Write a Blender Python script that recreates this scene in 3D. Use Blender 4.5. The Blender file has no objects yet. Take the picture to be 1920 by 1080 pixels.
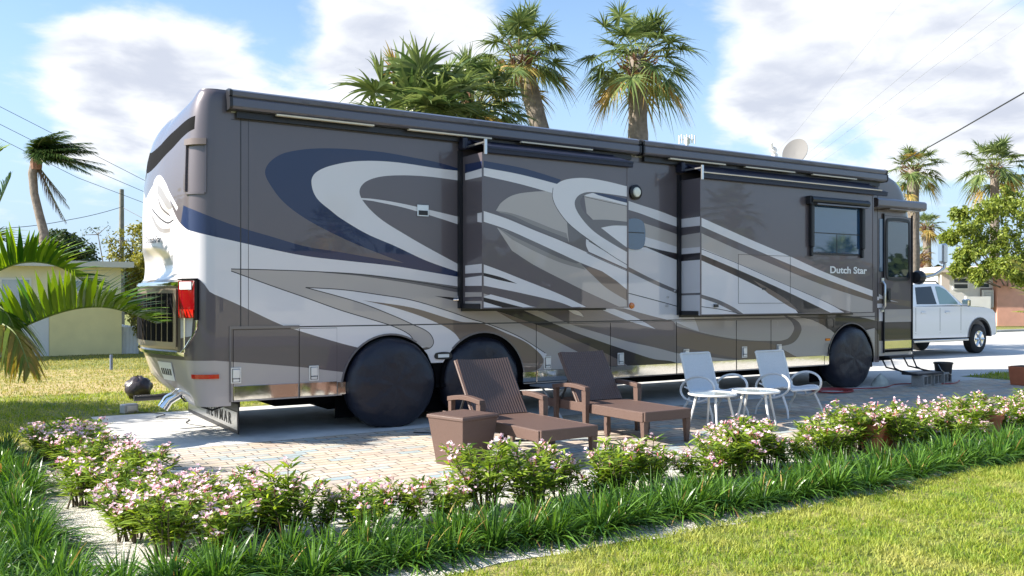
import bpy, math, random
import numpy as np
from mathutils import Vector, Matrix, geometry
rnd = random.Random(7); nr = np.random.RandomState(11)
S = bpy.context.scene; COL = S.collection
# ---------------------------------------------------------------- camera (level, rising front)
F, HY, TH = 1680.0, 558.0, math.atan2(2639, 1680)
CX, CY, CH = -1.96, -9.58, 1.504
sT, cT = math.sin(TH), math.cos(TH)
cd = bpy.data.cameras.new('camera'); cam = bpy.data.objects.new('camera', cd); COL.objects.link(cam)
cam.location = (CX, CY, CH); cam.rotation_euler = (math.pi/2, 0, math.atan2(-cT, sT))
cd.sensor_width = 36; cd.lens = 36*F/1920; cd.shift_y = (HY-540)/1920; cd.clip_end = 3000; cd.clip_start = .05
S.camera = cam
# ---------------------------------------------------------------- light
SUNV = Vector((-1.42, .583, 1.0)).normalized()      # towards the sun
EL = math.asin(SUNV.z)
sl = bpy.data.lights.new('sun', 'SUN'); sl.energy = 4.6; sl.angle = math.radians(.55); sl.color = (1, .94, .84)
so = bpy.data.objects.new('sun', sl); COL.objects.link(so); so.rotation_euler = SUNV.to_track_quat('Z', 'Y').to_euler()
S.view_settings.view_transform = 'Standard'; S.view_settings.look = 'None'
S.view_settings.exposure = 1.42; S.view_settings.gamma = 1.0
S.cycles.max_bounces = 7; S.cycles.transparent_max_bounces = 6
W = bpy.data.worlds.new("World"); S.world = W; W.use_nodes = True
nt = W.node_tree; nt.nodes.clear()
def N(t, typ, **k):
    n = t.nodes.new(typ)
    for a, b in k.items(): setattr(n, a, b)
    return n
def ray(px, py):
    a = (px-960)/F; b = -(py-HY)/F
    return Vector((cT+a*sT, sT-a*cT, b))
def build_sky():
    L = nt.links.new
    sky = N(nt, 'ShaderNodeTexSky', sky_type='NISHITA'); sky.sun_disc = False
    sky.sun_elevation = EL; sky.sun_rotation = math.atan2(SUNV.x, SUNV.y); sky.air_density = 1.0; sky.dust_density = .6; sky.ozone_density = 1.6
    tc = N(nt, 'ShaderNodeTexCoord'); nrm = N(nt, 'ShaderNodeVectorMath', operation='NORMALIZE'); L(tc.outputs['Generated'], nrm.inputs[0])
    sep = N(nt, 'ShaderNodeSeparateXYZ'); L(nrm.outputs[0], sep.inputs[0])
    def math_(op, a, b=None, c=None, clamp=False):
        m = N(nt, 'ShaderNodeMath', operation=op); m.use_clamp = clamp
        for i, v in enumerate((a, b, c)):
            if v is None: continue
            if isinstance(v, (int, float)): m.inputs[i].default_value = v
            else: L(v, m.inputs[i])
        return m.outputs[0]
    # cloud coordinates: project on a flat layer
    zz = math_('ADD', sep.outputs[2], .22)
    cx = math_('DIVIDE', sep.outputs[0], zz); cy = math_('DIVIDE', sep.outputs[1], zz)
    cmb = N(nt, 'ShaderNodeCombineXYZ'); L(cx, cmb.inputs[0]); L(cy, cmb.inputs[1])
    n1 = N(nt, 'ShaderNodeTexNoise'); n1.inputs['Scale'].default_value = 4.2; n1.inputs['Detail'].default_value = 9; n1.inputs['Roughness'].default_value = .56; n1.inputs['Distortion'].default_value = .25
    L(cmb.outputs[0], n1.inputs['Vector'])
    cov = math_('MULTIPLY', math_('SUBTRACT', n1.outputs[0], .53), 2.5)
    blobs = [(110,120,.06,.8),(200,120,.08,.8),(300,150,.09,.85),(400,160,.08,.7),(620,130,.09,.7),(700,60,.10,.75),(830,60,.09,.7),(960,90,.07,.5),(200,275,.045,.6),(110,320,.04,.3),
             (1400,80,.08,.7),(1500,130,.09,.75),(1640,120,.11,.8),(1790,130,.10,.75),(1900,170,.07,.6),(1370,190,.06,.5),(1500,260,.05,.5),(1720,285,.05,.5),(1880,270,.05,.45),
             (80,30,.08,-.7),(540,50,.06,-.8),(1090,60,.08,-.9),(1300,90,.06,-.8),(1180,220,.10,-.6),(60,240,.05,-.3),(1600,215,.04,-.4),(1780,210,.03,-.3)]
    for (px, py, r, w) in blobs:
        d = ray(px, py).normalized()
        vm = N(nt, 'ShaderNodeVectorMath', operation='DISTANCE'); L(nrm.outputs[0], vm.inputs[0]); vm.inputs[1].default_value = d
        mr = N(nt, 'ShaderNodeMapRange', interpolation_type='SMOOTHSTEP'); L(vm.outputs['Value'], mr.inputs[0])
        mr.inputs[1].default_value = 0; mr.inputs[2].default_value = r*1.5; mr.inputs[3].default_value = w; mr.inputs[4].default_value = 0
        cov = math_('ADD', cov, mr.outputs[0])
    m = N(nt, 'ShaderNodeMapRange', interpolation_type='SMOOTHSTEP'); L(cov, m.inputs[0]); m.inputs[1].default_value = .05; m.inputs[2].default_value = .85
    mask = m.outputs[0]
    hz = N(nt, 'ShaderNodeMapRange'); L(sep.outputs[2], hz.inputs[0]); hz.inputs[1].default_value = -.02; hz.inputs[2].default_value = .10
    mask = math_('MULTIPLY', mask, hz.outputs[0])
    # cloud body: white with greyer thick parts
    n2 = N(nt, 'ShaderNodeTexNoise'); n2.inputs['Scale'].default_value = 5.5; n2.inputs['Detail'].default_value = 8; n2.inputs['Distortion'].default_value = .4; L(cmb.outputs[0], n2.inputs['Vector'])
    th = N(nt, 'ShaderNodeMapRange', interpolation_type='SMOOTHSTEP'); L(math_('ADD', cov, math_('MULTIPLY', math_('SUBTRACT', n2.outputs[0], .5), 3.4)), th.inputs[0])
    th.inputs[1].default_value = .45; th.inputs[2].default_value = 2.1
    cc = N(nt, 'ShaderNodeMixRGB'); L(th.outputs[0], cc.inputs[0]); cc.inputs[1].default_value = (4.4, 4.5, 4.65, 1); cc.inputs[2].default_value = (2.75, 2.95, 3.45, 1)
    # thin veil whitening the blue near the horizon
    veil = N(nt, 'ShaderNodeMapRange', interpolation_type='SMOOTHSTEP'); L(sep.outputs[2], veil.inputs[0])
    veil.inputs[1].default_value = 0; veil.inputs[2].default_value = .36; veil.inputs[3].default_value = .93; veil.inputs[4].default_value = .12
    vmix = N(nt, 'ShaderNodeMixRGB'); tint = N(nt, 'ShaderNodeMixRGB', blend_type='MULTIPLY'); tint.inputs[0].default_value = 1; tint.inputs[2].default_value = (.84, .93, 1.0, 1); L(sky.outputs[0], tint.inputs[1]); L(veil.outputs[0], vmix.inputs[0]); L(tint.outputs[0], vmix.inputs[1]); vmix.inputs[2].default_value = (2.35, 3.1, 4.05, 1)
    mx = N(nt, 'ShaderNodeMixRGB'); L(mask, mx.inputs[0]); L(vmix.outputs[0], mx.inputs[1]); L(cc.outputs[0], mx.inputs[2])
    bg = N(nt, 'ShaderNodeBackground'); bg.inputs[1].default_value = .095; L(mx.outputs[0], bg.inputs[0])
    out = N(nt, 'ShaderNodeOutputWorld'); L(bg.outputs[0], out.inputs[0])
build_sky()
# ---------------------------------------------------------------- pixel -> point on a real plane of the place
def gnd(px, py, z=0.0):
    r = ray(px, py); t = (z-CH)/r.z; return Vector((CX+t*r.x, CY+t*r.y, z))
def wal(px, py, y=0.0):                                  # point on the vertical plane y = const, as (x, z)
    r = ray(px, py); t = (y-CY)/r.y; return (CX+t*r.x, CH+t*r.z)
def sid(px, py, x):                                      # point on the plane x = const, as (y, z)
    r = ray(px, py); t = (x-CX)/r.x; return (CY+t*r.y, CH+t*r.z)
def at(px, py, d):
    r = ray(px, py); return Vector((CX+d*r.x, CY+d*r.y, CH+d*r.z))
# ---------------------------------------------------------------- materials
def mat(name, col, rough=.6, metal=0, coat=0, spec=.5, noise=0, nscale=20, bump=0, bscale=60, trans=0, sub=None, emit=None, flake=0, coat_rough=.02):
    m = bpy.data.materials.new(name); m.use_nodes = True; t = m.node_tree; b = t.nodes['Principled BSDF']; L = t.links.new
    c = (*col, 1); b.inputs['Base Color'].default_value = c
    b.inputs['Roughness'].default_value = rough; b.inputs['Metallic'].default_value = metal
    b.inputs['Coat Weight'].default_value = coat; b.inputs['Coat Roughness'].default_value = coat_rough; b.inputs['Specular IOR Level'].default_value = spec
    tc = N(t, 'ShaderNodeTexCoord')
    if noise:
        n = N(t, 'ShaderNodeTexNoise'); n.inputs['Scale'].default_value = nscale; n.inputs['Detail'].default_value = 5; L(tc.outputs['Object'], n.inputs['Vector'])
        mr = N(t, 'ShaderNodeMapRange'); L(n.outputs[0], mr.inputs[0]); mr.inputs[1].default_value = .25; mr.inputs[2].default_value = .75; mr.inputs[3].default_value = 1-noise; mr.inputs[4].default_value = 1+noise
        vm = N(t, 'ShaderNodeVectorMath', operation='SCALE'); vm.inputs[0].default_value = col; L(mr.outputs[0], vm.inputs['Scale']); L(vm.outputs[0], b.inputs['Base Color'])
    if bump:
        n = N(t, 'ShaderNodeTexNoise'); n.inputs['Scale'].default_value = bscale; n.inputs['Detail'].default_value = 4; L(tc.outputs['Object'], n.inputs['Vector'])
        bp = N(t, 'ShaderNodeBump'); bp.inputs['Strength'].default_value = bump; bp.inputs['Distance'].default_value = .02; L(n.outputs[0], bp.inputs['Height']); L(bp.outputs[0], b.inputs['Normal'])
    if emit: b.inputs['Emission Color'].default_value = (*emit[:3], 1); b.inputs['Emission Strength'].default_value = emit[3]
    if trans: b.inputs['Transmission Weight'].default_value = trans
    return m
def leafmat(name, col, col2, rough=.5, tr=.35, var=.35, scale=3.0):
    m = bpy.data.materials.new(name); m.use_nodes = True; t = m.node_tree; b = t.nodes['Principled BSDF']; L = t.links.new
    g = N(t, 'ShaderNodeNewGeometry'); oi = N(t, 'ShaderNodeObjectInfo')
    ad = N(t, 'ShaderNodeMath', operation='ADD'); L(g.outputs['Random Per Island'], ad.inputs[0]); L(oi.outputs['Random'], ad.inputs[1])
    fr = N(t, 'ShaderNodeMath', operation='FRACT'); L(ad.outputs[0], fr.inputs[0])
    mx = N(t, 'ShaderNodeMixRGB'); L(fr.outputs[0], mx.inputs[0]); mx.inputs[1].default_value = (*col, 1); mx.inputs[2].default_value = (*col2, 1)
    L(mx.outputs[0], b.inputs['Base Color']); b.inputs['Roughness'].default_value = rough; b.inputs['Specular IOR Level'].default_value = .35
    tr_ = N(t, 'ShaderNodeBsdfTranslucent'); hs = N(t, 'ShaderNodeHueSaturation'); hs.inputs['Value'].default_value = 1.5; hs.inputs['Saturation'].default_value = 1.1; hs.inputs['Hue'].default_value = .49
    L(mx.outputs[0], hs.inputs['Color']); L(hs.outputs[0], tr_.inputs[0])
    ms = N(t, 'ShaderNodeMixShader'); ms.inputs[0].default_value = tr; L(b.outputs[0], ms.inputs[1]); L(tr_.outputs[0], ms.inputs[2]); L(ms.outputs[0], t.nodes['Material Output'].inputs[0])
    return m
def paint(name, col, metal=.0):                           # coach paint: base coat under clear lacquer, faint road film
    m = mat(name, col, rough=.32, metal=metal, coat=.9, coat_rough=.015, spec=.35)
    t = m.node_tree; b = t.nodes['Principled BSDF']; L = t.links.new
    tc = N(t, 'ShaderNodeTexCoord'); n = N(t, 'ShaderNodeTexNoise'); n.inputs['Scale'].default_value = .9; n.inputs['Detail'].default_value = 2; L(tc.outputs['Object'], n.inputs['Vector'])
    bp = N(t, 'ShaderNodeBump'); bp.inputs['Strength'].default_value = .10; bp.inputs['Distance'].default_value = .03; L(n.outputs[0], bp.inputs['Height']); L(bp.outputs[0], b.inputs['Coat Normal'])
    b.inputs['Coat IOR'].default_value = 1.40
    return m
P = dict(T=paint('taupe_paint', (.125, .105, .115), .2), N=paint('navy_paint', (.008, .02, .075)), W=paint('pearl_paint', (.72, .685, .70)),
         S=paint('champagne_paint', (.45, .40, .375)), S2=paint('shaded_champagne_paint', (.26, .235, .225)), G=paint('grey_paint', (.15, .135, .14)), B=paint('brown_black_paint', (.022, .016, .02)),  # S2 is the darker champagne of the airbrushed fades and emblem
         Br=paint('bronze_paint', (.17, .128, .11), .2), Gr=paint('grille_bronze', (.22, .175, .13), .3), P=mat('pinstripe', (.03, .028, .032), .4), K=mat('seam_rubber', (.004, .004, .005), .9, spec=.12))
M = dict(
    chrome=mat('polished_steel', (.82, .80, .77), .07, 1, bump=.05, bscale=3), black=mat('black_plastic', (.012, .012, .016), .38), rubber=mat('black_rubber', (.012, .012, .013), .75, bump=.3),
    navyfab=mat('navy_vinyl', (.008, .010, .028), .45), alu=mat('brushed_aluminium', (.62, .62, .62), .32, 1), awn=paint('awning_case_paint', (.10, .095, .12), .2),
    glass=mat('tinted_glass', (.012, .022, .035), .02, spec=.9, coat=1), glassb=mat('blue_tinted_glass', (.02, .06, .13), .03, spec=.9, coat=1),
    led=mat('pale_trim', (.72, .62, .48), .3), red=mat('red_lens', (.20, .002, .006), .08, coat=1), redb=mat('bright_red_lens', (.55, .012, .008), .1, coat=1), clear=mat('clear_lens', (.75, .77, .8), .08, coat=1),
    amber=mat('amber_lens', (.85, .22, .02), .12, coat=1), cover=mat('black_vinyl_cover', (.012, .013, .024), .42, bump=.7, bscale=9),
    white=mat('white_paint', (.78, .78, .77), .45), offw=mat('off_white', (.66, .64, .60), .5), wirem=mat('weathered_wire', (.22, .23, .25), .7), cable=mat('cable', (.02, .02, .022), .5),  # wirem is a lighter grey for the thin wires
    wick=None, ink=mat('dark_lettering', (.02, .02, .025), .5), steel=mat('dark_steel', (.05, .05, .055), .5, .6))
def wicker(lines):
    col = (.112, .068, .054); m = mat('brown_wicker_back' if lines else 'brown_wicker', col, .5, noise=.12, nscale=90, bump=.25, bscale=160); t = m.node_tree; b = t.nodes['Principled BSDF']; L = t.links.new
    if lines:
        tc = N(t, 'ShaderNodeTexCoord'); w = N(t, 'ShaderNodeTexWave', wave_type='BANDS', bands_direction='X'); w.inputs['Scale'].default_value = 11; w.inputs['Distortion'].default_value = .4; L(tc.outputs['Object'], w.inputs['Vector'])
        bp = N(t, 'ShaderNodeBump'); bp.inputs['Strength'].default_value = .8; bp.inputs['Distance'].default_value = .006; L(w.outputs['Fac'], bp.inputs['Height']); L(bp.outputs[0], b.inputs['Normal'])
        mr = N(t, 'ShaderNodeMapRange'); L(w.outputs['Fac'], mr.inputs[0]); mr.inputs[3].default_value = .72; mr.inputs[4].default_value = 1.2
        vm = N(t, 'ShaderNodeVectorMath', operation='SCALE'); vm.inputs[0].default_value = col; L(mr.outputs[0], vm.inputs['Scale']); L(vm.outputs[0], b.inputs['Base Color'])
    return m
M['wickb'] = wicker(True)
M['wick'] = wicker(False); M['latch'] = mat('satin_latch_steel', (.72, .73, .75), .38, .75)
# ---------------------------------------------------------------- mesh helper
class MB:
    def __init__(s): s.v = []; s.n = 0; s.f = []; s.m = []
    def add(s, v, f, mi=0):
        v = np.asarray(v, dtype=float).reshape(-1, 3); o = s.n; s.v.append(v); s.n += len(v)
        if isinstance(f, np.ndarray): f = (f+o).tolist(); s.f += f
        else: f = [[i+o for i in q] for q in f]; s.f += f
        s.m += [mi]*len(f); return s
    def box(s, c, d, mi=0, rz=0, ch=0, taper=None, M_=None):
        x, y, z = d[0]/2, d[1]/2, d[2]/2
        if ch:
            k = ch; pts = []
            for zz, q in ((-z, k), (-z+k, 0), (z-k, 0), (z, k)):
                a, b = x-q, y-q; kk = k if q == 0 else k*.5
                pts += [(-a+kk, -b, zz), (a-kk, -b, zz), (a, -b+kk, zz), (a, b-kk, zz), (a-kk, b, zz), (-a+kk, b, zz), (-a, b-kk, zz), (-a, -b+kk, zz)]
            f = [[r*8+i, r*8+(i+1) % 8, (r+1)*8+(i+1) % 8, (r+1)*8+i] for r in range(3) for i in range(8)] + [list(range(7, -1, -1)), list(range(24, 32))]
        else:
            pts = [(-x, -y, -z), (x, -y, -z), (x, y, -z), (-x, y, -z), (-x, -y, z), (x, -y, z), (x, y, z), (-x, y, z)]
            f = [[3, 2, 1, 0], [4, 5, 6, 7], [0, 1, 5, 4], [1, 2, 6, 5], [2, 3, 7, 6], [3, 0, 4, 7]]
        out = []
        for p in pts:
            q = list(p)
            if taper: k = taper + (1-taper)*(q[2]/d[2]+.5); q[0] *= k; q[1] *= k
            q = Vector(q)
            if rz: q = Matrix.Rotation(rz, 3, 'Z') @ q
            if M_ is not None: q = M_ @ q
            out.append(tuple(q+Vector(c)))
        return s.add(out, f, mi)
    def bb(s, x0, x1, y0, y1, z0, z1, mi=0, ch=0): return s.box(((x0+x1)/2, (y0+y1)/2, (z0+z1)/2), (x1-x0, y1-y0, z1-z0), mi, ch=ch)
    def tube(s, pts, r, n=8, mi=0, cap=True, flat=1.0):
        pts = [Vector(p) for p in pts]; rs = r if isinstance(r, (list, tuple)) else [r]*len(pts)
        vs = []; up = None
        for i, p in enumerate(pts):
            t = (pts[min(i+1, len(pts)-1)]-pts[max(i-1, 0)]).normalized()
            if up is None: a = Vector((0, 0, 1)) if abs(t.z) < .9 else Vector((1, 0, 0)); u = t.cross(a).normalized()
            else: u = (up - t*up.dot(t)).normalized()
            up = u; w = t.cross(u)
            for k in range(n):
                an = 2*math.pi*k/n; vs.append(tuple(p+u*math.cos(an)*rs[i]+w*math.sin(an)*rs[i]*flat))
        f = [[i*n+k, i*n+(k+1) % n, (i+1)*n+(k+1) % n, (i+1)*n+k] for i in range(len(pts)-1) for k in range(n)]
        if cap: f += [list(range(n-1, -1, -1)), list(range((len(pts)-1)*n, len(pts)*n))]
        return s.add(vs, f, mi)
    def lathe(s, prof, c=(0, 0, 0), n=24, mi=0, axis='Z', rz=0, close=False):
        vs = []
        for (r, h) in prof:
            for k in range(n):
                a = 2*math.pi*k/n; p = (r*math.cos(a), r*math.sin(a), h)
                if axis == 'Y': p = (p[0], p[2], p[1])
                if axis == 'X': p = (p[2], p[0], p[1])
                vs.append(tuple(Vector(p)+Vector(c)))
        f = [[i*n+k, i*n+(k+1) % n, (i+1)*n+(k+1) % n, (i+1)*n+k] for i in range(len(prof)-1) for k in range(n)]
        f += [list(range(n-1, -1, -1)), list(range((len(prof)-1)*n, len(prof)*n))]
        return s.add(vs, f, mi)
    def prism(s, poly, fn, a, b, mi=0):                    # poly in 2D, fn(p, h) -> 3D
        n = len(poly); vs = [tuple(fn(p, a)) for p in poly]+[tuple(fn(p, b)) for p in poly]
        f = [[i, (i+1) % n, n+(i+1) % n, n+i] for i in range(n)]+[list(range(n-1, -1, -1)), list(range(n, 2*n))]
        return s.add(vs, f, mi)
    def sheet(s, pts, mi=0): return s.add(pts, [list(range(len(pts)))], mi)
    def build(s, name, mats, parent=None, smooth=False, loc=None, bevel=0, angle=40):
        me = bpy.data.meshes.new(name); V = np.concatenate(s.v)
        me.from_pydata(V.tolist(), [], s.f); me.validate()
        if not isinstance(mats, (list, tuple)): mats = [mats]
        for m in mats: me.materials.append(m)
        if len(me.polygons) == len(s.m): me.polygons.foreach_set('material_index', s.m)
        if smooth:
            me.polygons.foreach_set('use_smooth', [True]*len(me.polygons))
            if smooth != 'all':
                try: me.set_sharp_from_angle(angle=math.radians(angle))
                except Exception: pass
        o = bpy.data.objects.new(name, me); COL.objects.link(o)
        if parent is not None: o.parent = parent
        if loc is not None: o.location = loc
        if bevel:
            b = o.modifiers.new('bevel', 'BEVEL'); b.width = bevel; b.segments = 2; b.limit_method = 'ANGLE'
        return o
def tag(o, label=None, cat=None, group=None, kind=None):
    for k, v in (('label', label), ('category', cat), ('group', group), ('kind', kind)):
        if v: o[k] = v
    return o
def thing(name, label, cat, loc=(0, 0, 0), rz=0, group=None):
    o = bpy.data.objects.new(name, None); o.empty_display_size = .2; COL.objects.link(o); o.location = loc; o.rotation_euler = (0, 0, rz)
    return tag(o, label, cat, group)
def copy_tree(o, parent=None):
    c = o.copy(); COL.objects.link(c); c.parent = parent
    for ch in list(o.children): copy_tree(ch, c)
    return c
def catmull(pts, k=8, closed=True):                        # pts (x, y[, corner]); corners stay sharp
    n = len(pts); out = []
    rng = range(n) if closed else range(n-1)
    for i in rng:
        p1, p2 = pts[i], pts[(i+1) % n]; p0 = pts[i-1] if (closed or i > 0) else p1; p3 = pts[(i+2) % n] if (closed or i+2 < n) else p2
        c1, c2 = len(p1) > 2, len(p2) > 2
        if c1: p0 = p1
        if c2: p3 = p2
        if c1 and c2: out.append((p1[0], p1[1])); continue
        d = math.dist(p1[:2], p2[:2]); m1 = [(p2[a]-p0[a]) for a in (0, 1)]; m2 = [(p3[a]-p1[a]) for a in (0, 1)]
        l1 = math.hypot(*m1) or 1; l2 = math.hypot(*m2) or 1
        m1 = [a/l1*d for a in m1]; m2 = [a/l2*d for a in m2]
        if c1: m1 = [(p2[a]-p1[a])*.9 for a in (0, 1)]
        if c2: m2 = [(p2[a]-p1[a])*.9 for a in (0, 1)]
        for j in range(k):
            t = j/k; h1 = 2*t**3-3*t*t+1; h2 = t**3-2*t*t+t; h3 = -2*t**3+3*t*t; h4 = t**3-t*t
            out.append(tuple(h1*p1[a]+h2*m1[a]+h3*p2[a]+h4*m2[a] for a in (0, 1)))
    if not closed: out.append(tuple(pts[-1][:2]))
    return out
def parse(s):
    o = []
    for w in s.split():
        c = w.endswith('!'); x, y = w.rstrip('!').split(','); o.append((float(x), float(y), 1) if c else (float(x), float(y)))
    return o
def ribbon(pts, w):                                        # thin closed polygon along an open 2D line
    L_, R_ = [], []
    for i, p in enumerate(pts):
        a = pts[max(i-1, 0)]; b = pts[min(i+1, len(pts)-1)]; d = math.dist(a, b) or 1; nx, ny = -(b[1]-a[1])/d*w/2, (b[0]-a[0])/d*w/2
        L_.append((p[0]+nx, p[1]+ny)); R_.append((p[0]-nx, p[1]-ny))
    return L_+R_[::-1]
def pip(P_, poly):
    x, y = P_[:, 0], P_[:, 1]; ins = np.zeros(len(P_), bool); q = np.asarray(poly)
    for i in range(len(q)):
        x1, y1 = q[i]; x2, y2 = q[i-1]
        if y1 == y2: continue
        c = ((y1 > y) != (y2 > y)) & (x < (x2-x1)*(y-y1)/(y2-y1)+x1); ins ^= c
    return ins
def panel(mb, outline, layers, fn, holes=(), us=(), zs=(), midx=None):
    """One flat or curved sheet whose colour fields meet edge to edge."""
    V_, E_ = [], []
    def addpoly(p, closed=True):
        o = len(V_); V_.extend(Vector(q) for q in p); n = len(p); E_.extend((o+i, o+(i+1) % n) for i in range(n if closed else n-1))
    addpoly(outline)
    for h in holes: addpoly(h)
    xs = [p[0] for p in outline]; ys = [p[1] for p in outline]; x0, x1, y0, y1 = min(xs), max(xs), min(ys), max(ys)
    for m_, p in layers:
        px_ = [q[0] for q in p]; py_ = [q[1] for q in p]
        if max(px_) < x0 or min(px_) > x1 or max(py_) < y0 or min(py_) > y1: continue
        addpoly(p)
    for u in us: addpoly([(u, y0), (u, y1)], False)
    for z in zs: addpoly([(x0, z), (x1, z)], False)
    r = geometry.delaunay_2d_cdt(V_, E_, [], 0, 1e-5)
    vv = np.array([(p[0], p[1]) for p in r[0]]); ff = np.array(r[2]); cen = vv[ff].mean(axis=1)
    keep = pip(cen, outline)
    for h in holes: keep &= ~pip(cen, h)
    mi = np.zeros(len(ff), int)
    for m_, p in layers: mi[pip(cen, p)] = midx[m_]
    v3 = [tuple(fn(a, b)) for a, b in vv]
    fk = ff[keep]; mk = mi[keep]; us_, inv = np.unique(fk, return_inverse=True); inv = inv.reshape(fk.shape)
    mb.p2 = vv[us_]; base = mb.n; mb.v.append(np.asarray(v3)[us_]); mb.n += len(us_)
    mb.f += (inv+base).tolist(); mb.m += [int(k) for k in mk]
def smooth_normals(o, p2, fn, cen):
    out = []
    for u, z in p2:
        a = Vector(fn(u+.012, z))-Vector(fn(u-.012, z)); b = Vector(fn(u, z+.012))-Vector(fn(u, z-.012)); n = a.cross(b)
        if n.length < 1e-9: n = Vector((0, 0, 1))
        n.normalize()
        if n.dot(Vector(fn(u, z))-cen) < 0: n = -n
        out.append(n)
    o.data.normals_split_custom_set_from_vertices(out)
def text_mesh(txt, size, mat_, name, parent, Mx, extrude=.002, shear=0, sx=1.0, bold=0):
    c = bpy.data.curves.new(name, 'FONT'); c.body = txt; c.size = size; c.extrude = extrude; c.shear = shear; c.align_x = 'CENTER'; c.align_y = 'CENTER'; c.offset = bold
    t = bpy.data.objects.new('tmp', c); COL.objects.link(t); dg = bpy.context.evaluated_depsgraph_get(); dg.update()
    me = bpy.data.meshes.new_from_object(t.evaluated_get(dg)); bpy.data.objects.remove(t)
    me.transform(Mx @ Matrix.Diagonal((sx, 1, 1, 1))); me.materials.clear(); me.materials.append(mat_)
    o = bpy.data.objects.new(name, me); COL.objects.link(o); o.parent = parent; me.name = name
    return o
def blades(P0, D, Sd, L, Wd, droop, seg=3, prof=None, lift=None):
    """n leaf strips: root P0, direction D, side vector Sd, length L, width Wd, sagging by droop."""
    n = len(P0); t = np.linspace(0, 1, seg+1); L = np.broadcast_to(L, n); Wd = np.broadcast_to(Wd, n); droop = np.broadcast_to(droop, n)
    if prof is None: prof = np.sin(np.pi*np.clip(t*.85+.12, 0, 1))
    prof = np.asarray(prof)
    c = P0[:, None, :] + D[:, None, :]*(L[:, None]*t)[:, :, None]
    c[:, :, 2] -= droop[:, None]*(t**2)[None, :]
    hw = Sd[:, None, :]*(Wd[:, None]*prof[None, :]*.5)[:, :, None]
    v = np.stack([c-hw, c+hw], axis=2).reshape(-1, 3)
    k = np.arange(n)[:, None]*(2*(seg+1)) + np.arange(seg)[None, :]*2
    f = np.stack([k, k+1, k+3, k+2], axis=2).reshape(-1, 4)
    return v, f
def unit(a): return a/np.maximum(np.linalg.norm(a, axis=-1, keepdims=True), 1e-9)
# ================================================================ MOTORHOME
RV = thing('motorhome', 'long taupe and cream motorhome with swooping navy, white and beige graphics, parked on the slab', 'motorhome', (6.4, 1.3, 0))
def rp(mb, name, mats, parent=None, **k):                 # part of the coach: meshes are written in world metres
    o = mb.build(name, mats, None, **k); p = parent or RV; o.parent = p
    w = Vector((0, 0, 0)); q = p
    while q is not None: w += q.location; q = q.parent
    o.location = -w; return o
KEYS = ['T', 'N', 'W', 'S', 'G', 'B', 'Br', 'P', 'K', 'Gr', 'S2']; MI = {k: i for i, k in enumerate(KEYS)}; PM = [P[k] for k in KEYS]
def trace(y, rows):
    out = []
    for key, s in rows:
        lw = 0
        if ':' in key: key, lw = key.split(':'); lw = float(lw)
        pts = [(*wal(p[0], p[1], y), *p[2:]) for p in parse(s)]
        if lw: out.append((key, ribbon(catmull(pts, 8, False), lw)))
        else: out.append((key, catmull(pts, 8)))
    return out
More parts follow.
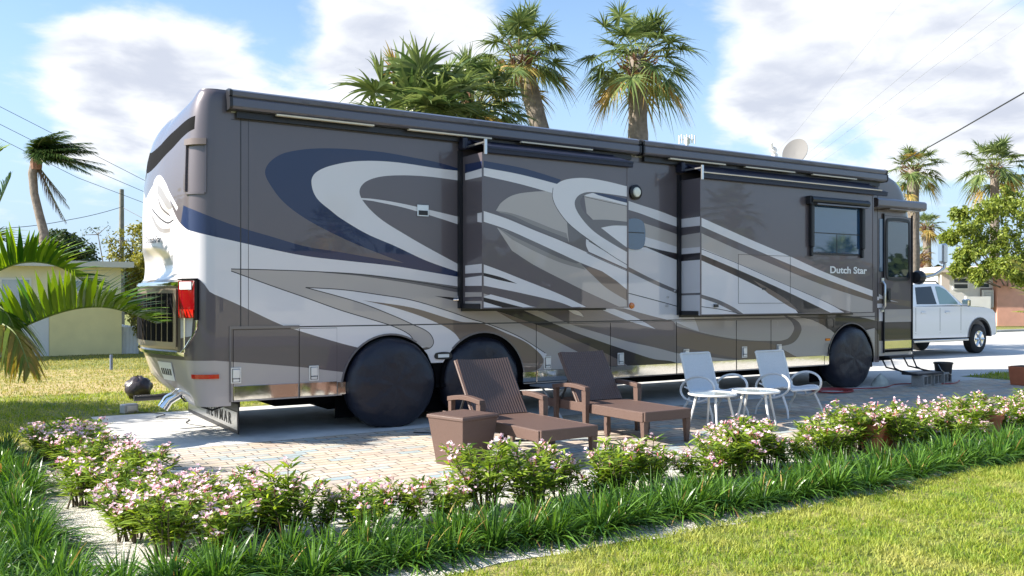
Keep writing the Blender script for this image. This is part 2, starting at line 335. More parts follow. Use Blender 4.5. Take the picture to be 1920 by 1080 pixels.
WALL = trace(0.0, [
 ('W', "330,426! 373,437 440,452 507,467 573,480 640,488 740,498 800,508 866,520! 866,580! 990,580! 990,640! 880,640! 693,665! 693,657! 637,643 560,620 523,607 440,568 363,535 330,515!"),
 ('T', "330,515! 363,535 440,568 523,607 560,620 637,643 693,657! 700,700! 663,698! 637,697 560,688 413,677 357,674 300,672!"),
 ('S', "300,672! 357,674 413,677 560,688 637,697 700,703! 700,770! 300,790!"),
 # beige arrow and everything to its right
 ('S', "422,504! 507,506 607,510 707,518 790,530 863,543 930,556! 1180,577! 1180,720! 830,720! 830,655! 777,648! 777,640! 767,627 740,613 707,602 640,582 573,558 507,535!"),
 ('G', "560,507! 673,513 773,525 866,538! 866,550! 773,532 673,517!"),
 ('W', "573,539! 640,543 707,552 773,563 840,583 880,597 920,609 975,632 1025,664! 985,712! 870,720! 800,720! 773,645! 790,655 807,652 813,640 803,623 773,608 740,593 673,567!"),
 ('Br', "680,563! 773,577 863,603 903,606 950,625 985,641 1008,659 1018,674 1012,690 985,701! 985,712! 860,720! 868,650! 868,647 850,623 807,600 740,577!"),
 ('W', "868,647! 862,665 845,676 830,680 810,679 770,700! 770,648! 790,655 807,652 813,640 803,623 773,608 740,593 673,567! 680,563! 740,577 807,600 850,623!"),
 # bands under the first slide-out
 ('S', "1262,596! 1445,588! 1640,586! 1640,700! 1262,700!"),
 ('T', "815,555! 870,562 930,566! 1010,579! 1175,579 1262,602! 1268,611! 1329,627 1382,636 1435,639 1474,636 1488,618 1484,604 1467,590! 1472,590! 1497,604 1502,620 1486,643 1450,650! 1510,676! 1400,676 1267,662! 1225,651! 1175,640 1125,625 1075,610 1030,590 1000,580!"),
 ('Br', "1268,614! 1329,630 1382,639 1435,642 1455,648! 1505,676! 1400,674 1300,655 1268,648!"),  # browner patch: tan ground reflection painted over the taupe band
 ('S', "870,565! 930,572 990,582 1017,584! 1050,600 1075,610 1125,625 1175,640 1225,651 1267,662! 1300,670 1340,692! 1275,692! 1267,680! 1225,673 1175,657 1125,640 1075,622 1037,606 1007,593 960,578!"),
 ('B', "815,555! 850,558 930,571 975,580 1007,593 1037,606 1075,622 1125,640 1175,657 1225,673 1267,680 1275,695! 1205,705! 1180,688! 1150,670 1125,658 1085,640 1050,625 1012,611 975,598 930,583 870,568!"),
 ('Br', "930,583! 975,598 1012,611 1050,625 1085,640 1125,658 1150,670 1195,700! 1150,690! 1100,668 1050,643 1000,618 960,600!"),
 ('W', "1062,579! 1085,584 1095,594! 1075,588!"),
 ('W', "1125,579! 1152,579! 1190,594 1229,617! 1185,604 1150,590!"),
 # between the slide-outs
 ('S', "1170,390! 1209,402 1240,414 1275,428! 1275,470! 1209,447 1170,434!"),
 ('T', "1170,388! 1209,401 1240,412 1275,426! 1275,441! 1209,419 1170,408!"),
 ('W', "1170,374! 1200,384 1240,397 1275,411! 1275,427! 1240,415 1200,400 1170,391!"),
 ('W', "1205,443! 1240,453 1275,465! 1275,476! 1240,469 1205,460!"),
 ('B', "1205,460! 1240,469 1275,477! 1275,490! 1240,476 1212,464!"),
 ('W', "1170,462! 1212,464! 1240,476 1275,490! 1275,588! 1320,588! 1440,592! 1457,602 1456,616 1442,627 1410,633 1340,627 1300,618 1262,602! 1225,593 1170,578!"),
 ('W', "1275,586! 1445,590! 1457,602 1456,616 1442,627 1410,633 1340,626 1300,616 1262,602!"),
 ('S', "1300,590! 1445,590! 1457,602 1456,616 1442,627 1410,633 1340,627 1310,621!"),  # lower part of the white field, ground reflection painted in as champagne
 ('G', "1170,496! 1225,524 1275,546! 1275,553! 1225,532 1170,505!"),
 ('P:.012', "1172,548! 1225,562 1276,576!"),
 # navy and white hooks of the rear quarter
 ('N', "330,384! 373,398 440,423 507,443 573,462 640,473 690,482 757,493! 800,498! 870,512! 870,521! 800,509 740,499 640,488 573,480 507,467 440,452 373,437 330,426!"),
 ('N', "866,318! 823,305 773,295 707,284 607,278 540,285 510,300 497,322 507,347 533,380 573,410 623,437 673,460 757,493! 800,503! 870,521! 870,300!"),
 ('W', "866,321! 823,316 740,304 673,302 623,310 593,323 584,340 593,370 623,397 640,410 687,438 740,461 800,489 866,512! 866,498! 807,467 760,440 713,410 683,380 674,358 687,340 723,330 790,330 866,339!"),
 ('W', "800,509! 866,521! 866,537! 800,527 760,518!"),
 ('T', "866,339! 790,330 723,330 687,340 674,358 683,380 713,410 760,440 807,467 866,499!"),
 ('W', "645,370! 700,373 760,383 820,397 866,408! 866,423! 820,408 760,390 700,377!"),
 # front: bands carried on towards the door
 ('B', "1485,590! 1545,586! 1573,590 1620,596 1658,606 1700,618! 1725,622! 1725,645! 1700,645 1658,645! 1640,615! 1573,632! 1552,615 1523,600!"),
 ('P:.010', "422,504! 507,506 607,510 707,518 790,530 866,543!"),
 ('P:.010', "422,504! 507,535 573,558 640,582 707,602 740,613 767,627 777,640!"),
 ('P:.010', "573,539! 640,543 707,552 773,563 840,583 880,597 920,609 975,632 1022,662!"),
 ('P:.010', "573,539! 673,567 740,593 773,608 803,623 813,640 807,652 790,655 775,648!"),
])
# lines on the wall given in metres
def rect(x0, x1, z0, z1): return [(x0, z0), (x1, z0), (x1, z1), (x0, z1)]
WALL += [('P', rect(.715, .727, 1.19, 3.44)), ('P', rect(.80, .806, 1.19, 3.44)), ('P', rect(.5, 11.6, 3.385, 3.392)), ('P', rect(.9, 11.5, 1.176, 1.190)), ('K', rect(11.55, 11.562, .45, 3.40))]
WALL += [('W', rect(11.55, 13.2, 1.33, 1.52)), ('Br', rect(11.55, 13.2, 1.40, 1.46))]
# ---- rear cap
CAPL = [(.62, 0), (.50, 0), (.43, .006), (.36, .03), (.295, .075), (.245, .135), (.21, .21), (.18, .32), (.12, .55), (.05, .85), (.012, 1.1), (0, 1.3)]
CAPL = CAPL+[(x, 2.6-y) for x, y in CAPL[-2::-1]]
CAPP = catmull([(a, b) for a, b in CAPL], 6, False); CU = [0.0]
for a, b in zip(CAPP, CAPP[1:]): CU.append(CU[-1]+math.dist(a, b))
UMAX = CU[-1]
def lerp_tab(x, xs, ys): return float(np.interp(x, xs, ys))
def capfn(u, z):
    x = lerp_tab(u, CU, [p[0] for p in CAPP]); y = lerp_tab(u, CU, [p[1] for p in CAPP])
    off = lerp_tab(z, [.36, .42, .5, .62, .9, 2.5, 2.8, 3.1, 3.3, 3.45, 3.55, 3.62, 3.67, 3.70], [.36, .30, .20, .10, .0, .0, .02, .06, .11, .18, .26, .36, .46, .56])
    off *= .10+.90*max(0, min(1, y/1.0))**.8; k = 1-off/.62; x = .62-(.62-x)*k
    if z > 3.6: y = 1.3+(y-1.3)*lerp_tab(z, [3.6, 3.66, 3.70], [1, .992, .97])
    # scooped recess over the grille
    def sm(t): t = max(0, min(1, t)); return t*t*(3-2*t)
    du, dz = (y-1.3)/.92, (z-1.86)/.22
    r2 = abs(du)**2.2+abs(dz)**2.2
    x += .13*sm((1-r2)*.85)*(1 if z > 1.5 else 0)
    # raised grille panel
    if .86 < z < 1.74 and .26 < y < 2.34: x -= .03*sm(min((z-.86)/.10, (1.74-z)/.10, (y-.26)/.10, (2.34-y)/.10))
    return (x, y, z)
def cap_px(px, py):                                        # photograph pixel -> (u, z) on the rear cap's near half
    best = None
    for i in range(0, len(CAPP)//2+4):
        x, y = CAPP[i]; dx, dy = x-CX, y-CY; X = dx*sT-dy*cT; Z = dx*cT+dy*sT; e = abs(960+F*X/Z-px)
        if best is None or e < best[0]: best = (e, CU[i], CH-(py-HY)/F*Z)
    return (best[1], best[2])
def ctrace(rows):
    o = []
    for key, s in rows:
        lw = 0
        if ':' in key: key, lw = key.split(':'); lw = float(lw)
        pts = [(*cap_px(p[0], p[1]), *p[2:]) for p in parse(s)]
        o.append((key, ribbon(catmull(pts, 8, False), lw)) if lw else (key, catmull(pts, 8)))
    return o
UM = UMAX/2
def mir(poly): return [(UMAX-a, b) for a, b in poly]
def capflat(poly): return [(.62-x, z) for x, z in poly]
CAP = []
def zcross(poly, x):
    o = []
    for a, b in zip(poly, poly[1:]+poly[:1]):
        if (a[0] > x) != (b[0] > x): o.append(a[1]+(b[1]-a[1])*(x-a[0])/(b[0]-a[0]))
    return sorted(o)
WN = [p for k, p in WALL if k == 'N'][0]; WT = [p for k, p in WALL if k == 'T'][0]
ZX = [.62, .56, .50, .45]; NLO = [(round(.62-x, 3), zcross(WN, x)[0]) for x in ZX]; NHI = [(round(.62-x, 3), zcross(WN, x)[-1]) for x in ZX]; TLO = [(round(.62-x, 3), zcross(WT, x)[0]) for x in ZX]; THI = [(round(.62-x, 3), zcross(WT, x)[-1]) for x in ZX]
near = NLO+[cap_px(*p) for p in ((362, 434), (350, 430), (336, 416), (325, 396), (314, 368), (303, 344), (296, 334), (290, 337))]+[(UM, 2.62)]
CAP += [('W', [(0, .95)]+[(a, b) for a, b in catmull(near, 6, False)]+[(p[0], p[1]) for p in mir(catmull(near, 6, False))[::-1]]+[(UMAX, .95)])]
CAP += [('N', catmull([(*NLO[0], 1), *NLO[1:], *[cap_px(*p) for p in ((362, 434), (350, 430))], (*cap_px(338, 418), 1), (*cap_px(344, 385), 1), *[cap_px(*p) for p in ((352, 389), (362, 393))], *NHI[:0:-1], (*NHI[0], 1)], 6))]
for key, poly in WALL:
    q = capflat(poly)
    pass
CAP += [('T', THI+[(.22, THI[-1][1]+.03), (.27, 1.64), (.32, 1.69), (.40, 1.69), (.40, 1.30), (.42, 1.1), (UM, .93), (UMAX-.3, 1), (UMAX, 1.5), (UMAX, .80), (.3, TLO[-1][1])]+TLO[::-1])]
CAP += [('S', TLO+[(.3, TLO[-1][1]), (UMAX, .82), (UMAX, .3), (0, .3)])]
CAP += [('Gr', [(.60, .93), (.60, 1.70), (UMAX-.60, 1.70), (UMAX-.6, .93)])]
KB = [(.40, 3.41, 1), (.65, 3.38), (.95, 3.31), (UM, 3.17), (UMAX-.95, 3.31), (UMAX-.65, 3.38), (UMAX-.4, 3.41, 1), (UMAX-.4, 3.27, 1), (UMAX-.65, 3.21), (UMAX-.95, 3.10), (UM, 2.93), (.95, 3.10), (.65, 3.21), (.40, 3.27, 1)]
CAP += [('K', catmull(KB, 8))]
CAP += ctrace([
 ('W:.045', "284,350! 288,338 296,332 306,345 316,362 326,380 332,392"),
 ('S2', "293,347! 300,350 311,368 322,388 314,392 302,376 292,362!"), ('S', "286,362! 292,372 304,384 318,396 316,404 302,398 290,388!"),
 ('P:.02', "285,392 292,402 302,412 316,418 326,412"), ('P:.016', "296,372 304,390 318,405"), ('S2:.05', "284,405! 292,422 305,432 320,432!")])
mb = MB()
nu = 84
panel(mb, rect(0, UMAX, .36, 3.70), CAP, capfn, us=[UMAX*i/nu for i in range(1, nu)]+[.2, .26, .32, .38, .44], zs=[.42, .46, .5, .54, .58, .62, .66, .72, .8]+[.87+.022*i for i in range(58)]+[2.3, 2.45, 2.6, 2.8, 2.95, 3.1, 3.2, 3.3, 3.4, 3.48, 3.55, 3.6, 3.63, 3.66, 3.68], midx=MI)
rear = rp(mb, 'rear_cap', PM, smooth='all'); rear.data.flip_normals(); smooth_normals(rear, mb.p2, capfn, Vector((4, 1.3, 1.8)))
# ---- side wall with the wheel arches cut out and bays left open
AR = [(2.455, .475, .60), (3.72, .475, .60), (10.85, .475, .60)]
def arcpts(cx, cz, r, z0, n=18):
    a0 = math.asin(max(-1, min(1, (z0-cz)/r))); return [(cx-r*math.cos(a0+(math.pi-2*a0)*i/n), cz+r*math.sin(a0+(math.pi-2*a0)*i/n)) for i in range(n+1)]
ol = [(.62, .40)]
ol += arcpts(2.455, .475, .60, .40)[:15]
ol += [(2.99, .72), (3.15, .72)]
ol += arcpts(3.72, .475, .60, .40)[4:]
ol += arcpts(10.85, .475, .60, .40)
ol += [(11.60, .40), (11.60, 3.46), (.62, 3.46)]
DOORS = [(.508, 1.355), (1.362, 1.833), (4.506, 5.718), (5.726, 6.927), (6.935, 8.136), (8.144, 8.895), (8.903, 10.158)]
D1 = [(.64, 1.352), (1.362, 1.80)] + [(max(a, 4.506), b) for a, b in DOORS[2:]]
holes = [rect(a, b, .405, 1.165) for a, b in D1]
holes[1] = rect(1.362, 1.80, .405, 1.165)
slideh = [rect(3.42, 5.60, 1.37, 3.22), rect(7.0, 10.83, 1.25, 3.2)]
mb = MB(); panel(mb, ol, WALL, lambda a, b: (a, 0, b), holes=holes+slideh, midx=MI)
wall = rp(mb, 'side_wall', PM)
# body shell behind: far wall, roof, floor, arch liners
mb = MB()
mb.bb(.62, 12.2, 2.57, 2.60, .40, 3.46, 0); mb.bb(.62, 12.0, .03, 2.57, .42, .46, 8)
mb.bb(.6, 11.6, .05, .08, .42, 1.2, 8)
mb.bb(1.90, 4.30, .30, .33, .1, 1.1, 8); mb.bb(10.2, 11.5, .30, .33, .1, 1.1, 8)
mb.bb(1.2, 11.9, .35, 2.3, .28, .42, 8); mb.bb(1.9, 4.4, .55, 2.2, .18, .30, 8)
for cx in (2.455, 3.72, 10.85):
    p = arcpts(cx, .475, .60, .40); mb.add([(a, y, z) for a, z in p for y in (0, .3)], [[2*i, 2*i+1, 2*i+3, 2*i+2] for i in range(len(p)-1)], 8)
rp(mb, 'chassis_shell', PM)
mb = MB()
sec = [(0, 3.455), (0, 3.56), (.05, 3.62), (.2, 3.655), (1.3, 3.70), (2.4, 3.655), (2.55, 3.62), (2.6, 3.56), (2.6, 3.455)]
mb.prism(sec, lambda p, h: (h, p[0], p[1]), .55, 11.72, 0); rp(mb, 'roof', [mat('roof_fibreglass', (.62, .61, .58), .4)])
# polished skirt strip on every bay door + doors
LAT = [(.669, .679), (1.526, .665), (4.681, .658), (5.901, .662), (7.119, .675), (8.312, .678), (9.082, .690)]
for i, (a, b) in enumerate(D1):
    mb = MB(); g = .004
    panel(mb, rect(a+g, b-g, .40, 1.161), WALL, lambda p, q: (p, -.006, q), midx=MI)
    mb.add([(a+g, -.006, .40), (b-g, -.006, .40), (b-g, .03, .40), (a+g, .03, .40), (a+g, -.006, 1.161), (b-g, -.006, 1.161), (b-g, .03, 1.161), (a+g, .03, 1.161)], [[0, 1, 2, 3], [4, 7, 6, 5], [0, 3, 7, 4], [1, 5, 6, 2]], MI['K'])
    d = rp(mb, 'compartment_door', PM)
    s = MB(); s.bb(a+g, b-g, -.013, -.0065, .415, .565, 0, ch=.003); rp(s, 'polished_strip', M['chrome'], d)
    lx, lz = LAT[i]; s = MB()
    s.bb(lx-.055, lx+.055, -.016, -.0068, lz-.085, lz+.085, 0, ch=.003); s.bb(lx-.042, lx+.042, -.0175, -.0162, lz-.07, lz+.07, 1)
    s.bb(lx-.038, lx+.038, -.034, -.018, lz-.03, lz+.068, 0, ch=.006); s.bb(lx-.034, lx+.034, -.026, -.018, lz-.066, lz-.036, 0, ch=.004); rp(s, 'latch', [M['latch'], M['black']], d)
for a, b in ((10.165, 10.27), (1.805, 1.90), (4.30, 4.50)): mb = MB(); mb.bb(a, b, -.012, -.002, .415, .55, 0); rp(mb, 'skirt_trim', M['chrome'])
# frame round the first bay
mb = MB(); mb.bb(.60, .618, -.014, -.001, .40, 1.20, 0); mb.bb(.618, 1.36, -.014, -.001, 1.172, 1.20, 0); rp(mb, 'bay_frame', P['G'])
# wheels and covers
for cx, py in ((2.455, -.10), (3.72, .03), (10.85, -.02)):
    wv = MB(); wv.lathe([(.30, .0), (.50, .03), (.52, .08), (.52, .26), (.48, .29)], (cx, py+.02, .52), 40, 0, 'Y'); w = rp(wv, 'wheel', M['rubber'], smooth=True)
    cv = MB(); n = 72; prof = [(0.0, -.045), (.2, -.05), (.36, -.045), (.46, -.03), (.505, .0), (.53, .05), (.535, .16), (.525, .22)]
    vs = []
    for j, (r, h) in enumerate(prof):
        for k in range(n):
            an = 2*math.pi*k/n; ww = 1+.006*math.sin(an*9+j)+.005*math.sin(an*17+2*j)
            x = cx+r*ww*math.cos(an)*1.03; z = .50+r*ww*math.sin(an)*.99
            if z < .012: z = .012+.004*math.sin(k*2.1)
            vs.append((x, py+h+.018*r*math.sin(an*5+r*9)+.012*r*math.sin(an*8-r*5), z))
    fs = [[j*n+k, j*n+(k+1) % n, (j+1)*n+(k+1) % n, (j+1)*n+k] for j in range(len(prof)-1) for k in range(n)]
    cv.add(vs, fs); rp(cv, 'wheel_cover', M['cover'], w, smooth='all')
    r = MB(); p = arcpts(cx, .475, .612, .42, 28); q = arcpts(cx, .475, .592, .42, 28)
    if cx < 3: p, q = p[:20], q[:20]
    elif cx < 4: p, q = p[7:], q[7:]
    r.add([(a, y, z) for (a, z) in p for y in (-.010, .004)]+[(a, y, z) for (a, z) in q for y in (-.010, .004)], [[2*i, 2*i+2, 2*len(p)+2*i+2, 2*len(p)+2*i] for i in range(len(p)-1)]+[[2*i, 2*i+1, 2*i+3, 2*i+2] for i in range(len(p)-1)]); rp(r, 'wheel_arch_trim', P['G'])
# ---- slide-outs
def slide(x0, x1, y, z0, z1, rows, side_rows, label=None):
    mb = MB(); lay = trace(y, rows)
    panel(mb, rect(x0, x1, z0, z1), lay, lambda a, b: (a, y, b), midx=MI)
    sl_ = []
    for key, s in side_rows: sl_.append((key, [sid(p[0], p[1], x0) for p in parse(s)]))
    panel(mb, rect(y, .05, z0, z1), sl_, lambda a, b: (x0, a, b), midx=MI)
    mb.add([(x1, y, z0), (x1, .05, z0), (x1, .05, z1), (x1, y, z1)], [[0, 1, 2, 3]], MI['T'])
    mb.add([(x0, y, z1), (x1, y, z1), (x1, .05, z1), (x0, .05, z1), (x0, y, z0), (x1, y, z0), (x1, .05, z0), (x0, .05, z0)], [[0, 1, 2, 3], [4, 7, 6, 5]], MI['T'])
    s = rp(mb, 'slide_out', PM)
    if label: s['label'] = label
    t = MB(); e = .006
    for a, b in ((x0-.001, x0+.022), (x1-.022, x1+.001)): t.bb(a, b, y-e, y-.0005, z0, z1, 0)
    t.bb(x0+.022, x1-.022, y-e, y-.0005, z1-.02, z1, 0); t.bb(x0+.022, x1-.022, y-e, y-.0005, z0, z0+.014, 0)
    rp(t, 'corner_trim', P['T'], s)
    t = MB(); t.bb(x0-.05, x0-.003, -.05, -.0, z0-.0, z1+.08, 0); t.bb(x1+.003, x1+.04, -.04, -.0, z0, z1+.05, 0); t.bb(x0-.003, x1+.003, -.03, 0, z0-.035, z0-.003, 0); t.bb(x0-.02, x0-.0015, y+.03, -.05, z0+.0, z0+.06, 0); rp(t, 'wiper_seal', M['black'], s)
    return s
S1 = slide(3.40, 5.625, -.5, 1.372, 3.215, [
 ('S', "930,395! 940,380 962,366 995,360 1035,358! 1075,400! 1085,440! 1067,456! 1000,426 950,405!"),
 ('G', "1062,400! 1085,425! 1099,447 1098,460 1103,474! 1067,456! 1065,440!"),
 ('N', "905,301! 975,314 1015,325 1052,337! 1045,346! 975,327 905,314!"),
 ('W', "905,314! 975,327 1045,345! 1036,362! 975,345 905,329!"),
 ('S', "932,427! 950,432 1000,454 1050,477 1087,493! 1112,517 1137,540 1178,563! 1178,578! 1165,577! 1150,570 1100,547 1050,522 1000,496 960,470!"),
 ('Br', "1105,502! 1132,511! 1155,526 1178,545! 1178,565! 1137,540 1112,517 1095,500!"),
 ('W', "1128,508! 1178,530! 1178,545! 1155,526!"),
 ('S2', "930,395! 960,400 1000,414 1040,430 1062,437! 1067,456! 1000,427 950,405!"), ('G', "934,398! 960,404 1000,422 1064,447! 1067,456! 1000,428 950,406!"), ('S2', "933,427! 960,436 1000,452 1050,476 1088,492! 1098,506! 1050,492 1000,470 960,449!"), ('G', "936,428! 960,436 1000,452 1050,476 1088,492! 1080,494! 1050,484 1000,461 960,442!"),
 ('W', "905,395! 950,410 1000,431 1050,451 1100,473 1125,485 1178,508! 1178,531! 1137,512 1087,492 1050,475 1000,452 950,430 905,415!"),
 ('W', "1099,448! 1099,460 1104,472! 1178,505! 1178,496! 1140,474!"),
 ('S', "1095,364! 1150,376 1178,385! 1178,475! 1130,430 1100,400!"),
 ('W', "1092,364! 1110,360! 1150,371 1178,379! 1178,386! 1140,376 1100,368!"),
 ('N', "1108,360! 1140,365 1178,374! 1178,381! 1150,374 1122,366!"),
 ('G', "1108,412! 1137,412 1178,416! 1178,423! 1150,423 1127,428!"),
 ('W', "1127,427! 1150,423 1178,424! 1178,478! 1150,450!"),
 ('G', "1137,362! 1105,359 1087,364 1078,377 1080,392 1095,415 1115,435 1145,455 1178,475! 1178,466! 1150,445 1127,427 1107,411 1092,392 1088,377 1095,367 1110,362!"),
 ('W', "1178,350! 1137,340 1100,334 1070,335 1050,341 1039,352 1036,370 1045,392 1067,420 1105,450 1150,481 1178,498! 1178,474! 1145,455 1115,435 1095,415 1080,392 1078,377 1087,365 1105,360 1137,363 1178,369!"),
 ('W', "905,495! 940,508 975,522 1050,552 1110,581! 1085,581! 1050,567 975,549 905,535!"),
 ('B', "905,511! 940,520 970,532! 940,526 905,517!"),
 ('S', "905,550! 975,569 1030,581! 905,581!"),
 ('W', "920,552! 975,567 1010,580! 990,580! 950,568 905,557!"),
 ('B', "905,557! 955,570 1000,581! 955,581! 905,565!"),
 ('W', "905,565! 960,582! 905,582!"),
 ('P:.008', "1037,352 1036,370 1045,392 1067,420 1105,450 1150,481 1178,498"), ('P:.008', "1140,474! 1104,452"), ('P:.006', "1092,368! 1140,379 1178,387!"), ('P:.008', "1100,474! 1125,486 1178,509!"),
], [('N', "872,308! 909,301! 909,314! 872,325!"), ('W', "872,325! 909,314! 909,330! 872,338!"), ('W', "895,400! 909,397! 909,418! 895,416!"),
    ('W', "872,498! 909,494! 909,511! 872,513!"), ('W', "872,521! 909,516! 909,536! 872,536!"), ('S', "872,548! 909,548! 909,556! 872,557!"), ('S', "872,565! 909,564! 909,582! 872,582!")])
S2 = slide(6.99, 10.86, -.42, 1.255, 3.18, [
 ('S', "1308,434! 1381,467 1451,497 1550,537 1650,568! 1650,600! 1572,578! 1465,531 1381,494 1308,464!"),
 ('Br', "1451,487! 1550,524 1650,557! 1650,569! 1550,537 1490,512!"),
 ('W', "1308,405! 1409,450 1482,481 1550,512 1650,550! 1650,561! 1550,524 1479,495 1381,453 1308,421!"),
 ('B', "1308,472! 1384,502 1465,540 1536,574 1580,595! 1495,592! 1485,574 1437,546 1381,518 1308,485!"),
 ('W', "1308,462! 1381,492 1465,529 1550,567 1590,590! 1565,590! 1536,576 1465,542 1384,506 1308,474!"),
 ('W', "1308,485! 1381,518 1437,546 1485,574 1500,592! 1308,592!"),
 ('Br', "1412,525! 1440,540 1475,562 1500,585! 1480,575! 1440,550!"),
 ('G', "1308,550! 1346,562 1375,576 1396,590! 1385,590! 1346,570 1308,557!"), ('P:.010', "1308,574! 1350,580 1396,590!"),
 ('P:.009', "1308,464! 1381,493 1465,530 1550,567 1590,588!"),
], [('W', "1275,411! 1313,406! 1313,423! 1275,427!"), ('S', "1275,442! 1313,436! 1313,463! 1275,466!"), ('W', "1275,466! 1313,463! 1313,474! 1275,477!"), ('B', "1275,477! 1313,474! 1313,487! 1275,490!"), ('W', "1275,490! 1313,487! 1313,592! 1275,592!"),
    ('G', "1275,550! 1313,549! 1313,553! 1275,554!")])
mb = MB()                                                  # access flap outline on slide 2
for a, b, c, d in ((7.742, 8.857, 1.418, 1.424), (7.742, 8.857, 2.125, 2.131), (7.742, 7.748, 1.424, 2.125), (8.851, 8.857, 1.424, 2.125)): mb.bb(a, b, -.4225, -.4205, c, d)
mb.bb(8.24, 8.32, -.428, -.4205, 1.62, 1.65); mb.bb(7.25, 7.32, -.45, -.4205, 1.37, 1.41); rp(mb, 'access_hatch', P['P'], S2)
# window with its own awning on slide 2
wx0, wx1, wz0, wz1 = 9.36, 10.50, 2.20, 2.93
mb = MB(); mb.bb(wx0, wx1, -.428, -.4215, wz0, wz1, 0, ch=.004); win = rp(mb, 'window', M['glassb'], S2)
mb = MB()
for a, b, c, d in ((wx0-.03, wx1+.03, wz1, wz1+.03), (wx0-.03, wx1+.03, wz0-.03, wz0), (wx0-.03, wx0, wz0, wz1), (wx1, wx1+.03, wz0, wz1)): mb.bb(a, b, -.432, -.4208, c, d, 0, ch=.003)
mb.bb(wx0, wx1, -.4305, -.4285, 2.50, 2.515, 0); mb.bb(9.92, 9.935, -.4305, -.4285, wz0, 2.50, 0); rp(mb, 'window_frame', M['black'], win)
mb = MB(); mb.tube([(9.22, -.50, 3.0), (10.60, -.50, 3.0)], .055, 14, 0); mb.bb(9.20, 9.26, -.52, -.421, 2.93, 3.06, 0, ch=.01); mb.bb(10.56, 10.62, -.52, -.421, 2.93, 3.06, 0, ch=.01); mb.bb(9.3, 10.58, -.57, -.55, 2.925, 2.945, 1)
for x in (9.30, 10.53): mb.bb(x-.035, x+.035, -.49, -.421, 2.28, 2.96, 0, ch=.012); mb.bb(x-.02, x+.03, -.47, -.421, 2.14, 2.28, 0, ch=.01)
rp(mb, 'window_awning', [M['black'], M['awn']], S2, smooth=True)
for pad_y, spx in ((.0, 0),):
    pass
Mx = Matrix.Translation(Vector((10.22, -.4235, 1.935))) @ Matrix.Rotation(math.pi/2, 4, 'X')
w_ = text_mesh('Dutch Star', .15, M['white'], 'name_lettering', S2, Mx, .0012, shear=.0, sx=1.38, bold=.004); w_.location = Vector((0, 0, 0))-RV.location-S2.location
# text sits in S2's frame; S2 itself is offset by -RV, so compensate once
w_.location = -(RV.location+S2.location)
# toppers
def topper(x0, x1, y, z, parent, zb):
    mb = MB()
    mb.tube([(x0-.02, -.075, z), (x1, -.075, z)], .062, 16, 0); mb.bb(x0-.09, x0-.02, -.15, -.002, z-.075, z+.075, 0, ch=.015); mb.bb(x1, x1+.05, -.13, -.002, z-.06, z+.06, 0, ch=.012)
    o = rp(mb, 'topper_roller', M['navyfab'], parent, smooth=True)
    f = MB(); v = [(x0+.03, -.07, z+.060), (x1-.02, -.07, z+.060), (x1-.02, y-.03, zb+.055), (x0+.03, y-.03, zb+.055)]
    f.add(v+[(a, b, c-.006) for a, b, c in v], [[0, 1, 2, 3], [7, 6, 5, 4], [0, 3, 7, 4], [1, 5, 6, 2], [3, 2, 6, 7]]); rp(f, 'topper_fabric', M['navyfab'], o)
    g = MB(); g.bb(x0-.01, x1+.01, y-.055, y-.008, zb-.03, zb+.045, 0, ch=.008); g.bb(x0-.01, x1+.01, y-.062, y-.0555, zb+.02, zb+.035, 0); rp(g, 'topper_bar', M['navyfab'], o)
    if x1 > 8: g = MB(); g.bb(x0-.01, x1-.15, y-.066, y-.0625, zb+.046, zb+.062, 0); g.bb(x0-.01, x1-.15, y-.0625, y-.02, zb+.0455, zb+.062, 0); rp(g, 'bar_edge', M['led'], o)  # pale strip paints the sunlight along the topper's front edge
    h = MB(); h.bb(x0-.045, x0-.012, y-.06, -.08, z-.055, z-.035, 0); h.bb(x0-.045, x0-.012, y-.075, y-.055, zb-.05, z-.01, 0); rp(h, 'topper_arm', M['alu'], o)
topper(3.44, 5.66, -.5, 3.372, S1, 3.235); topper(7.0, 11.15, -.42, 3.36, S2, 3.20)
# roof-edge awnings
for x0, x1, nm in ((.565, 6.15, 'rear awning case'), (6.185, 11.63, 'front awning case')):
    mb = MB(); pr = [(-.004, 3.47), (-.135, 3.475), (-.155, 3.50), (-.155, 3.585), (-.13, 3.595), (-.145, 3.61), (-.15, 3.66), (-.10, 3.685), (-.004, 3.69)]
    mb.prism(pr, lambda p, h: (h, p[0], p[1]), x0+.03, x1-.03, 0); a_ = rp(mb, 'roof_awning', M['awn'], bevel=.006)
    mb = MB(); pr2 = [(q[0]*1.03, z+(.004 if z > 3.55 else -.004)) for q, z in [((p[0],), p[1]) for p in pr]]
    mb.prism(pr2, lambda p, h: (h, p[0], p[1]), x0, x0+.0295, 0); rp(mb, 'awning_end_cap', M['black'], a_); mb = MB(); mb.prism(pr2, lambda p, h: (h, p[0], p[1]), x1-.0295, x1, 0); rp(mb, 'awning_end_cap', M['black'], a_)
    mb = MB(); mb.bb(x0+.1, x1-.1, -.06, -.003, 3.40, 3.468, 0); rp(mb, 'awning_bracket', M['black'], a_)  # black bar stands in for the shadow gap under the case
    mb = MB(); n = 3; seg = (x1-x0-.9)/n
    for i in range(n): mb.bb(x0+.5+i*seg, x0+.5+i*seg+seg*.72, -.150, -.1, 3.452, 3.4695, 0)
    rp(mb, 'light_strip', M['led'], a_)  # pale beige strips along the underside of the case
